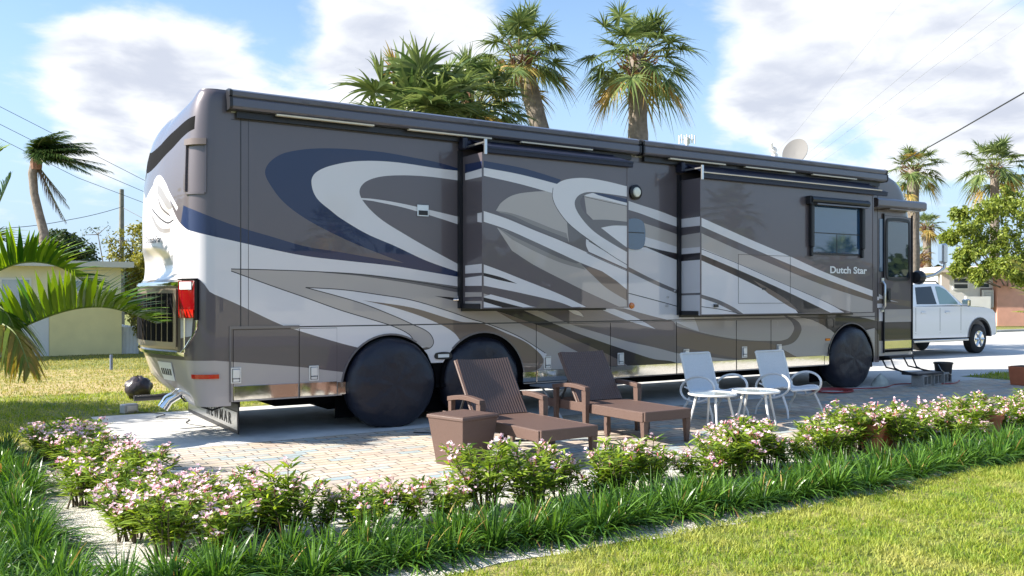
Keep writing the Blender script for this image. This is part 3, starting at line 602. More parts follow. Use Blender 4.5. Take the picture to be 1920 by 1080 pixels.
# fixed window between the slides, lights, vents
mb = MB(); ww = [wal(1175, 411), wal(1208, 411), wal(1208, 467), wal(1175, 467)]; x0, x1 = 5.98, 6.33; z0, z1 = 2.18, 2.59
rr = catmull([(x0+.08, z0), (x1-.08, z0), (x1, z0+.08), (x1, z1-.08), (x1-.08, z1), (x0+.08, z1), (x0, z1-.08), (x0, z0+.08)], 4)
mb.prism(rr, lambda p, h: (p[0], h, p[1]), -.012, -.001, 0); w0 = rp(mb, 'window', M['glassb']); mb = MB(); mb.bb(x0+.01, x1-.01, -.016, -.0125, 2.40, 2.412); rp(mb, 'window_frame', M['black'], w0)
mb = MB(); mb.lathe([(.10, -.002), (.105, -.03), (.075, -.045)], (6.16, 0, 2.965), 24, 0, 'Y'); l0 = rp(mb, 'porch_light', M['black'], smooth=True)
mb = MB(); mb.lathe([(.07, -.0455), (.06, -.058), (.02, -.062)], (6.16, 0, 2.965), 20, 0, 'Y'); rp(mb, 'lens', mat('lamp_lens', (.85, .84, .72), .2, coat=1), l0, smooth=True)
mb = MB(); mb.bb(2.80, 2.95, -.018, -.001, 2.47, 2.61, 0, ch=.004); mb.bb(2.815, 2.935, -.022, -.0182, 2.485, 2.54, 1); rp(mb, 'wall_vent', [M['alu'], M['black']])
mb = MB(); mb.lathe([(.045, -.001), (.04, -.02), (.02, -.028)], (6.10, 0, 1.393), 16, 0, 'Y'); rp(mb, 'marker_light', M['amber'], smooth=True)
mb = MB(); mb.bb(10.19, 10.30, -.02, -.001, .80, .84, 0, ch=.005); rp(mb, 'marker_light', M['amber'])
mb = MB(); rr = catmull([(3.03, .80), (3.06, .765), (3.24, .765), (3.27, .80), (3.24, .84), (3.06, .84)], 5)
mb.prism(rr, lambda p, h: (p[0], h, p[1]), -.015, -.001, 0); g_ = rp(mb, 'docking_light', M['black']); mb = MB(); mb.bb(3.075, 3.225, -.019, -.0152, .782, .822, 0, ch=.003); rp(mb, 'lens', M['clear'], g_)
mb = MB(); rr = catmull([(10.25, 1.0), (10.37, 1.0), (10.40, 1.03), (10.40, 1.13), (10.37, 1.16), (10.25, 1.16), (10.22, 1.13), (10.22, 1.03)], 3); mb.prism(ribbon(rr+rr[:1], .008), lambda p, h: (p[0], h, p[1]), -.004, -.001); rp(mb, 'fuel_flap', P['P'])
mb = MB(); mb.tube([(10.29, -.02, .75), (10.24, -.05, .74), (10.21, -.05, .68), (10.22, -.05, .60), (10.28, -.03, .59)], .012, 8); rp(mb, 'grab_hook', M['black'])
mb = MB()
for px, py in ((1251, 557), (1248, 573), (1264, 545), (1251, 573)):
    x, z = wal(px, py); mb.lathe([(.018, -.001), (.014, -.02)], (x, 0, z), 10, 0, 'Y')
rp(mb, 'water_fitting', M['chrome'])
mb = MB(); x, z = wal(852, 562); mb.tube([(x-.03, -.03, z), (x+.02, -.06, z), (x+.04, -.03, z+.02), (x+.04, -.005, z+.04)], .012, 8); rp(mb, 'door_hook', M['chrome'])
# ---- front cap
FL = [(11.60, 0), (12.30, 0), (12.52, .01), (12.66, .07), (12.76, .19), (12.83, .42), (12.88, .85), (12.90, 1.3)]
FL = FL+[(x, 2.6-y) for x, y in FL[-2::-1]]; FP = catmull(FL, 5, False); FU = [0.0]
for a, b in zip(FP, FP[1:]): FU.append(FU[-1]+math.dist(a, b))
def frfn(u, z):
    x = lerp_tab(u, FU, [p[0] for p in FP]); y = lerp_tab(u, FU, [p[1] for p in FP])
    off = lerp_tab(z, [.5, .9, 1.6, 2.2, 2.9, 3.05, 3.2, 3.35, 3.45, 3.53, 3.6, 3.66], [.02, .0, .0, .03, .16, .20, .26, .37, .50, .66, .90, 1.2]); k = max(.02, 1-off/1.3); return (11.60+(x-11.60)*k, y if z < 3.5 else 1.3+(y-1.3)*lerp_tab(z, [3.5, 3.6, 3.66], [1, .99, .95]), z)
FU_ = FU[-1]
FR = []
for key, poly in WALL: FR.append((key, [(x-11.60, z) for x, z in poly]))
FR = [q for q in FR if max(p[0] for p in q[1]) > .01 and q[0] in ('B', 'W', 'Br')]
FR += [('S', rect(-.1, FU_, .40, .78)), ('B', rect(-.1, FU_, .76, 1.10)), ('W', rect(-.1, FU_, 1.10, 1.30)), ('Br', [(-.1, 1.50), (-.1, 1.42), (1.1, 1.28), (1.2, 1.36)]), ('W', [(-.1, 1.60), (-.1, 1.53), (.55, 1.38)]), ('K', [(1.10, 1.55), (1.02, 2.9), (1.2, 3.02), (FU_-1.1, 3.02), (FU_-1.1, 1.55)])]
mb = MB(); DX0, DX1 = 11.72, 12.50
panel(mb, rect(0, FU_, .50, 3.66), FR, frfn, holes=[rect(DX0-11.6, DX1-11.6, .56, 2.92)], us=[FU_*i/50 for i in range(1, 50)], zs=[.6, .8, 1.0, 1.3, 1.6, 1.9, 2.2, 2.5, 2.8, 2.95, 3.05, 3.15, 3.25, 3.3, 3.35, 3.4, 3.45, 3.49, 3.53, 3.57, 3.6, 3.63], midx=MI)
front = rp(mb, 'front_cap', PM, smooth=True, angle=50)
# entry door
DL = [('B', rect(11, 13, .78, 1.08)), ('S', rect(11, 13, 1.08, 1.30)), ('Br', [(11, 1.50), (13, 1.28), (13, 1.40), (11, 1.56)]), ('W', [(11, 1.60), (11, 1.54), (12.15, 1.42)]), ('K', rect(11, 13, .5, .60))]
mb = MB(); g = .006; panel(mb, rect(DX0+g, DX1-g, .565, 2.914), DL, lambda a, b: (a, -.012, b), midx=MI)
a, b, c, d = DX0+g, DX1-g, .565, 2.914
mb.add([(a, -.012, c), (b, -.012, c), (b, .04, c), (a, .04, c), (a, -.012, d), (b, -.012, d), (b, .04, d), (a, .04, d)], [[0, 1, 2, 3], [4, 7, 6, 5], [0, 3, 7, 4], [1, 5, 6, 2]], MI['T'])
door = rp(mb, 'entry_door', PM)
mb = MB(); mb.bb(DX0+.10, DX1-.10, -.019, -.0125, 1.86, 2.82, 0, ch=.003); dw = rp(mb, 'door_window', M['glass'], door)
mb = MB(); rr = catmull([(DX0+.07, 1.90), (DX0+.12, 1.83), (DX1-.12, 1.83), (DX1-.07, 1.90), (DX1-.07, 2.78), (DX1-.12, 2.85), (DX0+.12, 2.85), (DX0+.07, 2.78)], 4); mb.prism(ribbon(rr+rr[:1], .05), lambda p, h: (p[0], h, p[1]), -.026, -.0195); rp(mb, 'window_frame', M['black'], dw)
mb = MB(); mb.bb(DX0+.06, DX0+.17, -.022, -.0125, 1.42, 1.66, 0, ch=.01); mb.bb(DX0+.08, DX0+.14, -.045, -.0222, 1.46, 1.62, 0, ch=.01); rp(mb, 'door_handle', M['black'], door)
mb = MB(); mb.bb(DX0+g, DX1-g, -.019, -.0125, .62, .76, 0, ch=.003); rp(mb, 'kick_plate', M['chrome'], door)
mb = MB(); mb.tube([(11.66, -.03, 1.30), (11.66, -.07, 1.36), (11.66, -.07, 1.72), (11.66, -.03, 1.78)], .022, 10); mb.bb(11.63, 11.70, -.03, -.002, 1.26, 1.32, 0); mb.bb(11.63, 11.70, -.03, -.002, 1.76, 1.84, 0); rp(mb, 'grab_handle', M['alu'], smooth=True)
mb = MB(); mb.bb(11.595, 11.70, -.012, -.001, 1.95, 2.86, 0, ch=.004); rp(mb, 'side_light_window', M['glassb'])
for x in (DX0-.02, DX1+.004):
    mb = MB(); mb.bb(x, x+.016, -.03, -.001, .55, 2.95, 0); rp(mb, 'door_jamb', M['steel'])
# visor awning above the door
mb = MB(); pr = [(-.002, 3.02), (-.20, 3.02), (-.235, 3.05), (-.235, 3.15), (-.20, 3.18), (-.002, 3.20)]
mb.prism(pr, lambda p, h: (h, p[0], p[1]), 11.25, 12.62, 0); dv = rp(mb, 'door_awning', P['T'], bevel=.01)
mb = MB(); mb.bb(11.62, 12.5, -.20, -.02, 3.005, 3.0195, 0); rp(mb, 'awning_underside', P['Br'], dv)
# steps
mb = MB(); mb.bb(11.75, 12.45, -.10, .25, .46, .50, 0, ch=.006); mb.bb(11.75, 12.50, -.62, -.32, .20, .235, 0, ch=.006)
for x in (11.80, 12.42): mb.tube([(x, -.08, .47), (x, -.16, .30), (x, -.36, .215)], .014, 8); mb.tube([(x, .1, .47), (x, .0, .30), (x, -.55, .215)], .014, 8)
rp(mb, 'entry_steps', M['steel'])
# mirror
mb = MB(); mb.lathe([(.03, -.1), (.10, -.08), (.125, -.02), (.125, .05), (.09, .10)], (12.62, -.06, 1.86), 20, 0, 'X'); ma = rp(mb, 'mirror_base', M['black'], smooth=True)
mb = MB(); mb.tube([(12.66, -.10, 1.84), (12.85, -.22, 1.90), (13.02, -.30, 2.02), (13.03, -.31, 2.10)], .028, 10); rp(mb, 'mirror_arm', M['alu'], ma, smooth=True)
mb = MB(); mb.box((13.0, -.30, 2.28), (.10, .20, .36), 0, rz=-.7, ch=.03); mh = rp(mb, 'mirror_head', M['latch'], ma, smooth=True)
mb = MB(); mb.box((12.955, -.262, 2.30), (.012, .17, .30), 0, rz=-.7); rp(mb, 'mirror_glass', mat('mirror_glass', (.75, .77, .8), .02, 1), mh)
# ---- things on the rear
mb = MB()
def capbox(u0, u1, z0, z1, h0, h1, mb, mi=0, n=6, nz=2, ch=0.0):
    vs = []; us = [u0+(u1-u0)*i/n for i in range(n+1)]; zs = [z0+(z1-z0)*i/nz for i in range(nz+1)]
    def off(u, z, h):
        a = Vector(capfn(u-.01, z)); b = Vector(capfn(u+.01, z)); t = (b-a).normalized(); nn = Vector((-t.y, t.x, 0)); p = Vector(capfn(u, z))
        if nn.dot(p-Vector((6, 1.3, z))) < 0: nn = -nn
        return p+nn*h
    for h in (h0, h1):
        for z in zs:
            for u in us: vs.append(tuple(off(u, z, h)))
    k = (n+1)*(nz+1); f = []
    for s_, o in ((0, 0), (1, k)):
        for j in range(nz):
            for i in range(n): q = [o+j*(n+1)+i, o+j*(n+1)+i+1, o+(j+1)*(n+1)+i+1, o+(j+1)*(n+1)+i]; f.append(q if s_ else q[::-1])
    ring = [i for i in range(n+1)]+[j*(n+1)+n for j in range(1, nz+1)]+[nz*(n+1)+i for i in range(n-1, -1, -1)]+[j*(n+1) for j in range(nz-1, 0, -1)]
    for a, b in zip(ring, ring[1:]+ring[:1]): f.append([a, b, k+b, k+a])
    mb.add(vs, f, mi)
for far in (0, 1):
    def uu(a, b): return (a, b) if not far else (UMAX-b, UMAX-a)
    mb = MB(); capbox(*uu(.36, .60), 1.29, 1.68, -.02, .035, mb, 0, 8, 4); tl = rp(mb, 'tail_light', M['red'], smooth=True)
    mb = MB(); capbox(*uu(.37, .59), 1.295, 1.38, .0355, .042, mb, 0, 8); rp(mb, 'turn_lens', M['redb'], tl)
    mb = MB(); capbox(*uu(.39, .57), 1.59, 1.67, .0355, .043, mb, 0, 8); rp(mb, 'reverse_lens', M['clear'], tl)
    mb = MB(); capbox(*uu(.33, .36), 1.27, 1.69, -.005, .035, mb, 0, 3); capbox(*uu(.34, .60), 1.6905, 1.705, -.005, .04, mb, 0, 6); rp(mb, 'light_bezel', P['K'], tl)
    mb = MB(); capbox(*uu(.13, .42), .655, .70, .0, .02, mb, 0, 6); rp(mb, 'rear_reflector', M['redb'])
# engine grille with dark upright louvres
mb = MB(); capbox(.64, UMAX-.64, .98, 1.60, .006, .02, mb, 0, 24, 2); gr = rp(mb, 'engine_grille', P['Gr'], smooth=True)
for i in range(14):
    u = .70+i*(UMAX-1.40-.09)/13
    mb = MB(); capbox(u, u+.098, 1.03, 1.55, .0205, .026, mb, 0, 1, 4); rp(mb, 'louver', P['K'], gr)
mb = MB(); capbox(.50, UMAX-.50, 1.63, 1.67, .0, .035, mb, 0, 24); capbox(.50, UMAX-.50, .885, .925, .0, .03, mb, 0, 24); capbox(.5, .52, .925, 1.63, 0, .02, mb, 0, 2, 3)
pt = [Vector(capfn(u, z)) for u, z in ((.345, 1.27), (.345, 1.2), (.37, 1.13), (.44, 1.04), (.52, .96), (.60, .91))]
mb.tube([(p.x-.012, p.y-.006, p.z) for p in pt], .012, 8); rp(mb, 'grille_trim', M['chrome'], smooth=True)
# recessed light channel on the rear corner
mb = MB(); capbox(.25, .268, 2.60, 3.16, .0, .02, mb, 0, 2, 6); capbox(.50, .53, 2.62, 3.10, .0, .022, mb, 0, 2, 6); capbox(.268, .50, 2.585, 2.61, .0, .02, mb, 0, 6); rp(mb, 'corner_channel', P['T'], smooth=True)
mb = MB(); capbox(.25, .50, 3.10, 3.165, .002, .045, mb, 0, 6); rp(mb, 'channel_hood', P['Br'], smooth=True)
# number plate
mb = MB(); capbox(.86, 1.22, .60, .80, .006, .014, mb, 0, 3); pl = rp(mb, 'number_plate', M['white']); mb = MB()
for i in range(5): capbox(.90+i*.06, .935+i*.06, .66, .73, .0142, .016, mb, 0, 1, 1)
rp(mb, 'plate_characters', M['ink'], pl)
# little script under the wing emblem
cu, cz = cap_px(291, 450); p0 = Vector(capfn(cu, cz)); p1 = Vector(capfn(cu-.12, cz)); d = (p1-p0).normalized(); d.z = .0
nrm_ = Vector((d.y, -d.x, 0)); nrm_ = nrm_ if nrm_.x < 0 else -nrm_
Mx = Matrix.Translation(p0+nrm_*.02) @ Matrix((tuple((*d, 0)), (0, 0, 1, 0), tuple((*nrm_, 0)), (0, 0, 0, 1))).transposed()
w2 = text_mesh('Dutch Star', .10, M['ink'], 'name_lettering', RV, Mx, .001, shear=.2); w2.location = -RV.location
# mud flap with block lettering
mb = MB(); mb.bb(.72, .735, .10, 2.40, .035, .36, 0, ch=.004); mf = rp(mb, 'mud_flap', M['black']); mb = MB(); mb.bb(.7135, .7195, .12, 2.36, .08, .27, 0); rp(mb, 'flap_plate', M['alu'], mf)
Mx = Matrix.Translation(Vector((.7115, .88, .175))) @ Matrix.Rotation(-math.pi/2, 4, 'Z') @ Matrix.Rotation(math.pi/2, 4, 'X')
w3 = text_mesh('N E W M A R', .165, M['ink'], 'flap_lettering', mf, Mx, .0012, sx=1.12, bold=.005); w3.location = -(RV.location+mf.location)
mb = MB(); mb.bb(.74, .80, .3, 2.3, .30, .42, 0); rp(mb, 'flap_hanger', M['steel'])
mb = MB(); mb.tube([(.75, .95, .46), (.50, .95, .45), (.30, .95, .43), (.18, .95, .36), (.12, .95, .27)], [.055, .06, .062, .062, .062], 14, flat=1); rp(mb, 'exhaust_tip', mat('exhaust_chrome', (.85, .86, .88), .16, 1), smooth=True)
mb = MB(); mb.tube([(.42, .6, .42), (.46, .58, .30), (.56, .55, .26), (.66, .5, .30), (.70, .45, .42)], .011, 8); mb.tube([(.30, .9, .40), (.34, .86, .34), (.42, .8, .36)], .01, 8); rp(mb, 'trailing_hose', M['cable'], smooth=True)
mb = MB(); mb.bb(.35, .85, 1.1, 1.5, .35, .45, 0); mb.tube([(.45, 1.3, .38), (.1, 1.3, .36), (-.12, 1.3, .36)], .035, 10); rp(mb, 'tow_hitch', M['steel'])
# dishes on the roof
mb = MB(); mb.lathe([(.12, 3.68), (.12, 3.76), (.05, 3.80)], (10.75, .9, 0), 16); mb.tube([(10.75, .9, 3.78), (10.68, .95, 3.95)], .03, 8); ds = rp(mb, 'satellite_dish', M['offw'], smooth=True)
R_ = Matrix.Rotation(math.radians(20), 3, 'Z') @ Matrix.Rotation(math.radians(-62), 3, 'Y'); mb = MB(); vs = []; n = 28
prof = [(0, .0), (.1, .012), (.18, .035), (.235, .06)]
for r, h in prof+[(q[0], q[1]-.012) for q in prof[::-1]]:
    for k in range(n): vs.append(tuple(R_ @ Vector((r*1.15*math.cos(2*math.pi*k/n), r*.95*math.sin(2*math.pi*k/n), h))+Vector((10.62, .95, 4.02))))
mb.add(vs, [[j*n+k, j*n+(k+1) % n, (j+1)*n+(k+1) % n, (j+1)*n+k] for j in range(7) for k in range(n)]); rp(mb, 'dish_reflector', mat('dish_grey', (.17, .165, .16), .75, spec=.2), ds, smooth=True)  # reflector grey darkened to carry the shade of its facing side
mb = MB(); mb.tube([(10.02, .9, 3.69), (10.02, .9, 3.98)], .025, 8); mb.box((9.98, .9, 4.02), (.16, .10, .09), 0, rz=.5, ch=.02); mb.box((10.08, .95, 3.93), (.10, .08, .10), 0, rz=.2, ch=.02); mb.tube([(9.9, .86, 4.05), (9.83, .82, 4.12)], .03, 8); rp(mb, 'receiver_horn', M['offw'], smooth=True)
# leg stand of the levelling jack
mb = MB(); mb.tube([(9.45, .35, .0), (9.45, .35, .42)], .03, 10); mb.lathe([(.14, .004), (.14, .02)], (9.45, .35, 0), 18); rp(mb, 'levelling_jack', M['alu'], smooth=True)
# ================================================================ GROUND
def gmat(name, cols, scale, bump=.4, bscale=80, rough=.9, big=0.6):
    m = bpy.data.materials.new(name); m.use_nodes = True; t = m.node_tree; b = t.nodes['Principled BSDF']; L = t.links.new
    g = N(t, 'ShaderNodeNewGeometry'); n = N(t, 'ShaderNodeTexNoise'); n.inputs['Scale'].default_value = scale; n.inputs['Detail'].default_value = 7; n.inputs['Roughness'].default_value = .65; L(g.outputs['Position'], n.inputs['Vector'])
    n2 = N(t, 'ShaderNodeTexNoise'); n2.inputs['Scale'].default_value = scale*.08; n2.inputs['Detail'].default_value = 3; L(g.outputs['Position'], n2.inputs['Vector'])
    a = N(t, 'ShaderNodeMath', operation='MULTIPLY_ADD'); L(n2.outputs[0], a.inputs[0]); a.inputs[1].default_value = big
    s = N(t, 'ShaderNodeMath', operation='SUBTRACT'); L(n.outputs[0], s.inputs[0]); s.inputs[1].default_value = big*.5; L(s.outputs[0], a.inputs[2])
    cr = N(t, 'ShaderNodeValToRGB'); e = cr.color_ramp.elements; e[0].position = .32; e[0].color = (*cols[0], 1); e[1].position = .68; e[1].color = (*cols[-1], 1)
    for i, c in enumerate(cols[1:-1]): q = e.new(.32+.36*(i+1)/(len(cols)-1)); q.color = (*c, 1)
    L(a.outputs[0], cr.inputs[0]); L(cr.outputs[0], b.inputs['Base Color']); b.inputs['Roughness'].default_value = rough
    n3 = N(t, 'ShaderNodeTexNoise'); n3.inputs['Scale'].default_value = bscale; n3.inputs['Detail'].default_value = 3; L(g.outputs['Position'], n3.inputs['Vector'])
    bp = N(t, 'ShaderNodeBump'); bp.inputs['Strength'].default_value = bump; bp.inputs['Distance'].default_value = .02; L(n3.outputs[0], bp.inputs['Height']); L(bp.outputs[0], b.inputs['Normal'])
    return m
def lawn_mat():
    m = gmat('lawn_turf', [(.07, .10, .02), (.14, .17, .03), (.24, .23, .06), (.34, .28, .11)], 9, .8, 60)
    return m
def paver_mat():
    m = bpy.data.materials.new('paver'); m.use_nodes = True; t = m.node_tree; b = t.nodes['Principled BSDF']; L = t.links.new
    g = N(t, 'ShaderNodeNewGeometry'); sp = N(t, 'ShaderNodeSeparateXYZ'); L(g.outputs['Position'], sp.inputs[0])
    def mt(op, a, b_=None, c=None):
        q = N(t, 'ShaderNodeMath', operation=op)
        for i, v in enumerate((a, b_, c)):
            if v is None: continue
            if isinstance(v, (int, float)): q.inputs[i].default_value = v
            else: L(v, q.inputs[i])
        return q.outputs[0]
    RW, RH = .235, .118
    # slight wobble
    nz = N(t, 'ShaderNodeTexNoise'); nz.inputs['Scale'].default_value = 9; L(g.outputs['Position'], nz.inputs['Vector'])
    wob = mt('MULTIPLY', mt('SUBTRACT', nz.outputs[0], .5), .012)
    yy = mt('ADD', mt('DIVIDE', sp.outputs[1], RH), mt('MULTIPLY', wob, 6)); row = mt('FLOOR', yy)
    off = mt('MULTIPLY', mt('FRACT', mt('MULTIPLY', row, .5)), 1.0)
    nrow = N(t, 'ShaderNodeTexWhiteNoise', noise_dimensions='1D'); L(row, nrow.inputs['W'])
    xx = mt('ADD', mt('ADD', mt('DIVIDE', sp.outputs[0], RW), off), mt('ADD', mt('MULTIPLY', nrow.outputs['Value'], .3), mt('MULTIPLY', wob, 3))); col = mt('FLOOR', xx)
    cm = N(t, 'ShaderNodeCombineXYZ'); L(col, cm.inputs[0]); L(row, cm.inputs[1]); wn = N(t, 'ShaderNodeTexWhiteNoise', noise_dimensions='2D'); L(cm.outputs[0], wn.inputs['Vector'])
    cr = N(t, 'ShaderNodeValToRGB'); cr.color_ramp.interpolation = 'LINEAR'; e = cr.color_ramp.elements
    cs = [(0, (.48, .40, .30)), (.22, (.54, .48, .38)), (.42, (.48, .37, .29)), (.60, (.52, .47, .40)), (.76, (.44, .37, .31)), (.9, (.35, .39, .38)), (1, (.29, .36, .38))]
    e[0].position, e[0].color = 0, (*cs[0][1], 1); e[1].position, e[1].color = 1, (*cs[-1][1], 1)
    for p_, c in cs[1:-1]: q = e.new(p_); q.color = (*c, 1)
    L(wn.outputs['Value'], cr.inputs[0])
    fx, fy = mt('FRACT', xx), mt('FRACT', yy)
    ex = mt('MULTIPLY', mt('MINIMUM', fx, mt('SUBTRACT', 1, fx)), RW); ey = mt('MULTIPLY', mt('MINIMUM', fy, mt('SUBTRACT', 1, fy)), RH); ed = mt('MINIMUM', ex, ey)
    jr = N(t, 'ShaderNodeMapRange', interpolation_type='SMOOTHSTEP'); L(ed, jr.inputs[0]); jr.inputs[1].default_value = .002; jr.inputs[2].default_value = .009
    n2 = N(t, 'ShaderNodeTexNoise'); n2.inputs['Scale'].default_value = 22; n2.inputs['Detail'].default_value = 6; L(g.outputs['Position'], n2.inputs['Vector'])
    n4 = N(t, 'ShaderNodeTexNoise'); n4.inputs['Scale'].default_value = 1.1; n4.inputs['Detail'].default_value = 4; L(g.outputs['Position'], n4.inputs['Vector'])
    v = N(t, 'ShaderNodeMapRange'); L(mt('ADD', n2.outputs[0], n4.outputs[0]), v.inputs[0]); v.inputs[1].default_value = .6; v.inputs[2].default_value = 1.4; v.inputs[3].default_value = .72; v.inputs[4].default_value = 1.22
    sc = N(t, 'ShaderNodeVectorMath', operation='SCALE'); L(cr.outputs[0], sc.inputs[0]); L(v.outputs[0], sc.inputs['Scale'])
    mx = N(t, 'ShaderNodeMixRGB'); L(jr.outputs[0], mx.inputs[0]); mx.inputs[1].default_value = (.13, .10, .075, 1); L(sc.outputs[0], mx.inputs[2]); L(mx.outputs[0], b.inputs['Base Color']); b.inputs['Roughness'].default_value = .8
    h = mt('ADD', jr.outputs[0], mt('MULTIPLY', n2.outputs[0], .4)); bp = N(t, 'ShaderNodeBump'); bp.inputs['Strength'].default_value = .7; bp.inputs['Distance'].default_value = .006; L(h, bp.inputs['Height']); L(bp.outputs[0], b.inputs['Normal'])
    return m
def struct(name, mb, m, **k): return tag(mb.build(name, m, **k), kind='structure')
mb = MB(); mb.sheet([(-900, -900, 0), (900, -900, 0), (900, 900, 0), (-900, 900, 0)]); struct('lawn', mb, lawn_mat()); mb = MB(); mb.sheet([(-60, -27, .004), (90, -27, .004), (90, -17, .004), (-60, -17, .004)]); struct('road', mb, gmat('asphalt_road', [(.16, .16, .16), (.22, .215, .21), (.27, .265, .255)], 1.5, .2, 60))  # road added out of view to mirror as a pale band in the lacquer
MC = gmat('slab_concrete', [(.50, .49, .47), (.60, .59, .57), (.68, .67, .645)], 2.2, .15, 90)
MR = gmat('road_concrete', [(.42, .41, .39), (.50, .49, .47), (.58, .565, .54)], .9, .2, 60)
MG = gmat('shell_gravel', [(.20, .17, .13), (.50, .46, .40), (.70, .67, .61), (.80, .78, .74)], 45, 1.0, 110, big=.3)
mb = MB(); mb.sheet([(-.42, -.32, .004), (12.6, -.32, .004), (12.6, 2.75, .004), (-.38, 2.75, .004)]); struct('concrete_slab', mb, MC)
mb = MB(); mb.sheet([(-.46, -3.35, .004), (14.4, -3.35, .004), (14.4, -.324, .004), (-.46, -.324, .004)]); struct('paver_patio', mb, paver_mat())
mb = MB(); mb.sheet([(-1.9, -5.12, .004)]+[(-.9+.2*i, -5.24-.10*min(1, max(0, (-.9+.2*i)/1.5))+.15*min(1, max(0, (-.9+.2*i-3)/2))+.03*math.sin(i*1.7)+.025*math.sin(i*.63+1), .004) for i in range(84)]+[ (16, -3.354, .004), (-.464, -3.354, .004), (-.464, -.9, .004), (-.50, -.55, .004), (-.80, -.35, .004), (-1.72, -.45, .004)]); struct('gravel_bed', mb, MG)
mb = MB(); mb.sheet([(12.604, -.32, .004), (14.404, -.32, .004), (14.404, .25, .004), (70, 1.0, .004), (70, 11.8, .004), (30, 11.8, .004), (14, 8.2, .004), (12.604, 2.75, .004)]); struct('driveway', mb, MR)
mb = MB(); mb.sheet([(14.408, -3.35, .004), (60, -3.35, .004), (60, -1.1, .004), (14.408, -1.1, .004)]); struct('path', mb, MR)
mb = MB(); mb.bb(27, 70, 11.9, 12.05, 0, .10, 0, ch=.01); struct('kerb', mb, MR)
# dry, sandy stretch of lawn beyond the slab
mb = MB(); k = catmull([(-9, 5.6), (-3, 5.7), (-.6, 5.9), (.9, 5.5), (3, 5.3), (5, 5.8), (5, 9.0), (2, 10.2), (0.5, 11.0), (-3, 12.5), (-9, 13)], 8); mb.sheet([(a, b, .004) for a, b in k])
struct('dry_turf', mb, gmat('dry_turf', [(.17, .19, .04), (.30, .26, .08), (.42, .32, .14), (.48, .36, .20)], 3, .6, 50))
# grass blades of the lawn
MGR = leafmat('grass_blade', (.15, .24, .02), (.36, .40, .06), .6, .35)
def patchy(m, straw=(.50, .46, .15), lush=(.09, .20, .02)):
    t = m.node_tree; L = t.links.new; mx = [n for n in t.nodes if n.bl_idname == 'ShaderNodeMixRGB'][0]; g = N(t, 'ShaderNodeNewGeometry')
    outs = [l.to_socket for l in t.links if l.from_node == mx]; cur = mx.outputs[0]
    for col, sc, lo, hi in ((straw, 1.6, .47, .66), (lush, 2.4, .52, .68)):
        n = N(t, 'ShaderNodeTexNoise'); n.inputs['Scale'].default_value = sc; n.inputs['Detail'].default_value = 5; n.inputs['Roughness'].default_value = .7; L(g.outputs['Position'], n.inputs['Vector'])
        r = N(t, 'ShaderNodeMapRange'); L(n.outputs[0], r.inputs[0]); r.inputs[1].default_value = lo; r.inputs[2].default_value = hi; r.inputs[4].default_value = .75
        q = N(t, 'ShaderNodeMixRGB'); L(r.outputs[0], q.inputs[0]); L(cur, q.inputs[1]); q.inputs[2].default_value = (*col, 1); cur = q.outputs[0]
    for s in outs: L(cur, s)
patchy(MGR)
def grass(n, poly, h, w, nm, label, lean=.5, m=None):
    x0, x1 = min(p[0] for p in poly), max(p[0] for p in poly); y0, y1 = min(p[1] for p in poly), max(p[1] for p in poly)
    pts = np.stack([nr.uniform(x0, x1, n), nr.uniform(y0, y1, n)], 1); pts = pts[pip(pts, poly)]
    # keep only what lies in view (plus a margin) and thin it with distance
    dx, dy = pts[:, 0]-CX, pts[:, 1]-CY; X = dx*sT-dy*cT; Z = dx*cT+dy*sT
    kp = (Z > 3.5) & (np.abs(X/Z) < .75); pts = pts[kp]; n = len(pts)
    jit = np.sin(pts[:, 0]*11+3*np.sin(pts[:, 1]*7))*np.sin(pts[:, 1]*13+2*np.sin(pts[:, 0]*9)); kp = nr.uniform(-1.6, 1, n) < jit+.2; pts, jit = pts[kp], jit[kp]; n = len(pts)
    pat = .8*jit+np.sin(pts[:, 0]*2.3+np.sin(pts[:, 1]*3.1))*np.sin(pts[:, 1]*2.7+pts[:, 0]*.7)
    a = nr.uniform(0, 2*np.pi, n); ln = nr.uniform(.1, 1.0, n)*lean*2; D = unit(np.stack([np.cos(a)*ln, np.sin(a)*ln, np.ones(n)], 1)); b = nr.uniform(0, 2*np.pi, n); Sd = np.stack([np.cos(b), np.sin(b), np.zeros(n)], 1)
    P0 = np.concatenate([pts, np.full((n, 1), .002)], 1); L_ = h*nr.uniform(.45, 1.35, n)*(1+.30*pat); v, f = blades(P0, D, Sd, L_, w, L_*.25, 2, [1, .8, .1])
    mb = MB(); mb.add(v, f); o = mb.build(nm, m or MGR); tag(o, label, 'grass', kind='stuff'); return o
grass(420000, [(-1, -5.2), (-.9, -5.22), (.6, -5.30), (3, -5.32), (5, -5.17), (15, -5.17), (15, -9), (-1, -9)], .048, .0058, 'lawn_grass', 'short sunlit green grass of the lawn in the near right corner')
grass(60000, [(-3.2, -.3), (-.5, -.3), (-.47, 2.85), (6, 2.85), (6, 5.6), (-3.2, 5.8)], .06, .011, 'lawn_grass', 'short green grass of the lawn behind the motorhome beside the slab')
grass(45000, [(-3.2, 5.6), (6, 5.6), (6, 16), (-3.2, 16)], .05, .014, 'lawn_grass', 'thin yellowing grass of the dry lawn before the yellow house', m=leafmat('dry_blade', (.20, .24, .03), (.44, .38, .13), .7, .3))
grass(9000, [(14.5, -1.05), (30, -1.05), (30, .4), (14.5, .2)], .07, .02, 'lawn_grass', 'narrow strip of green grass between the driveway and the path')
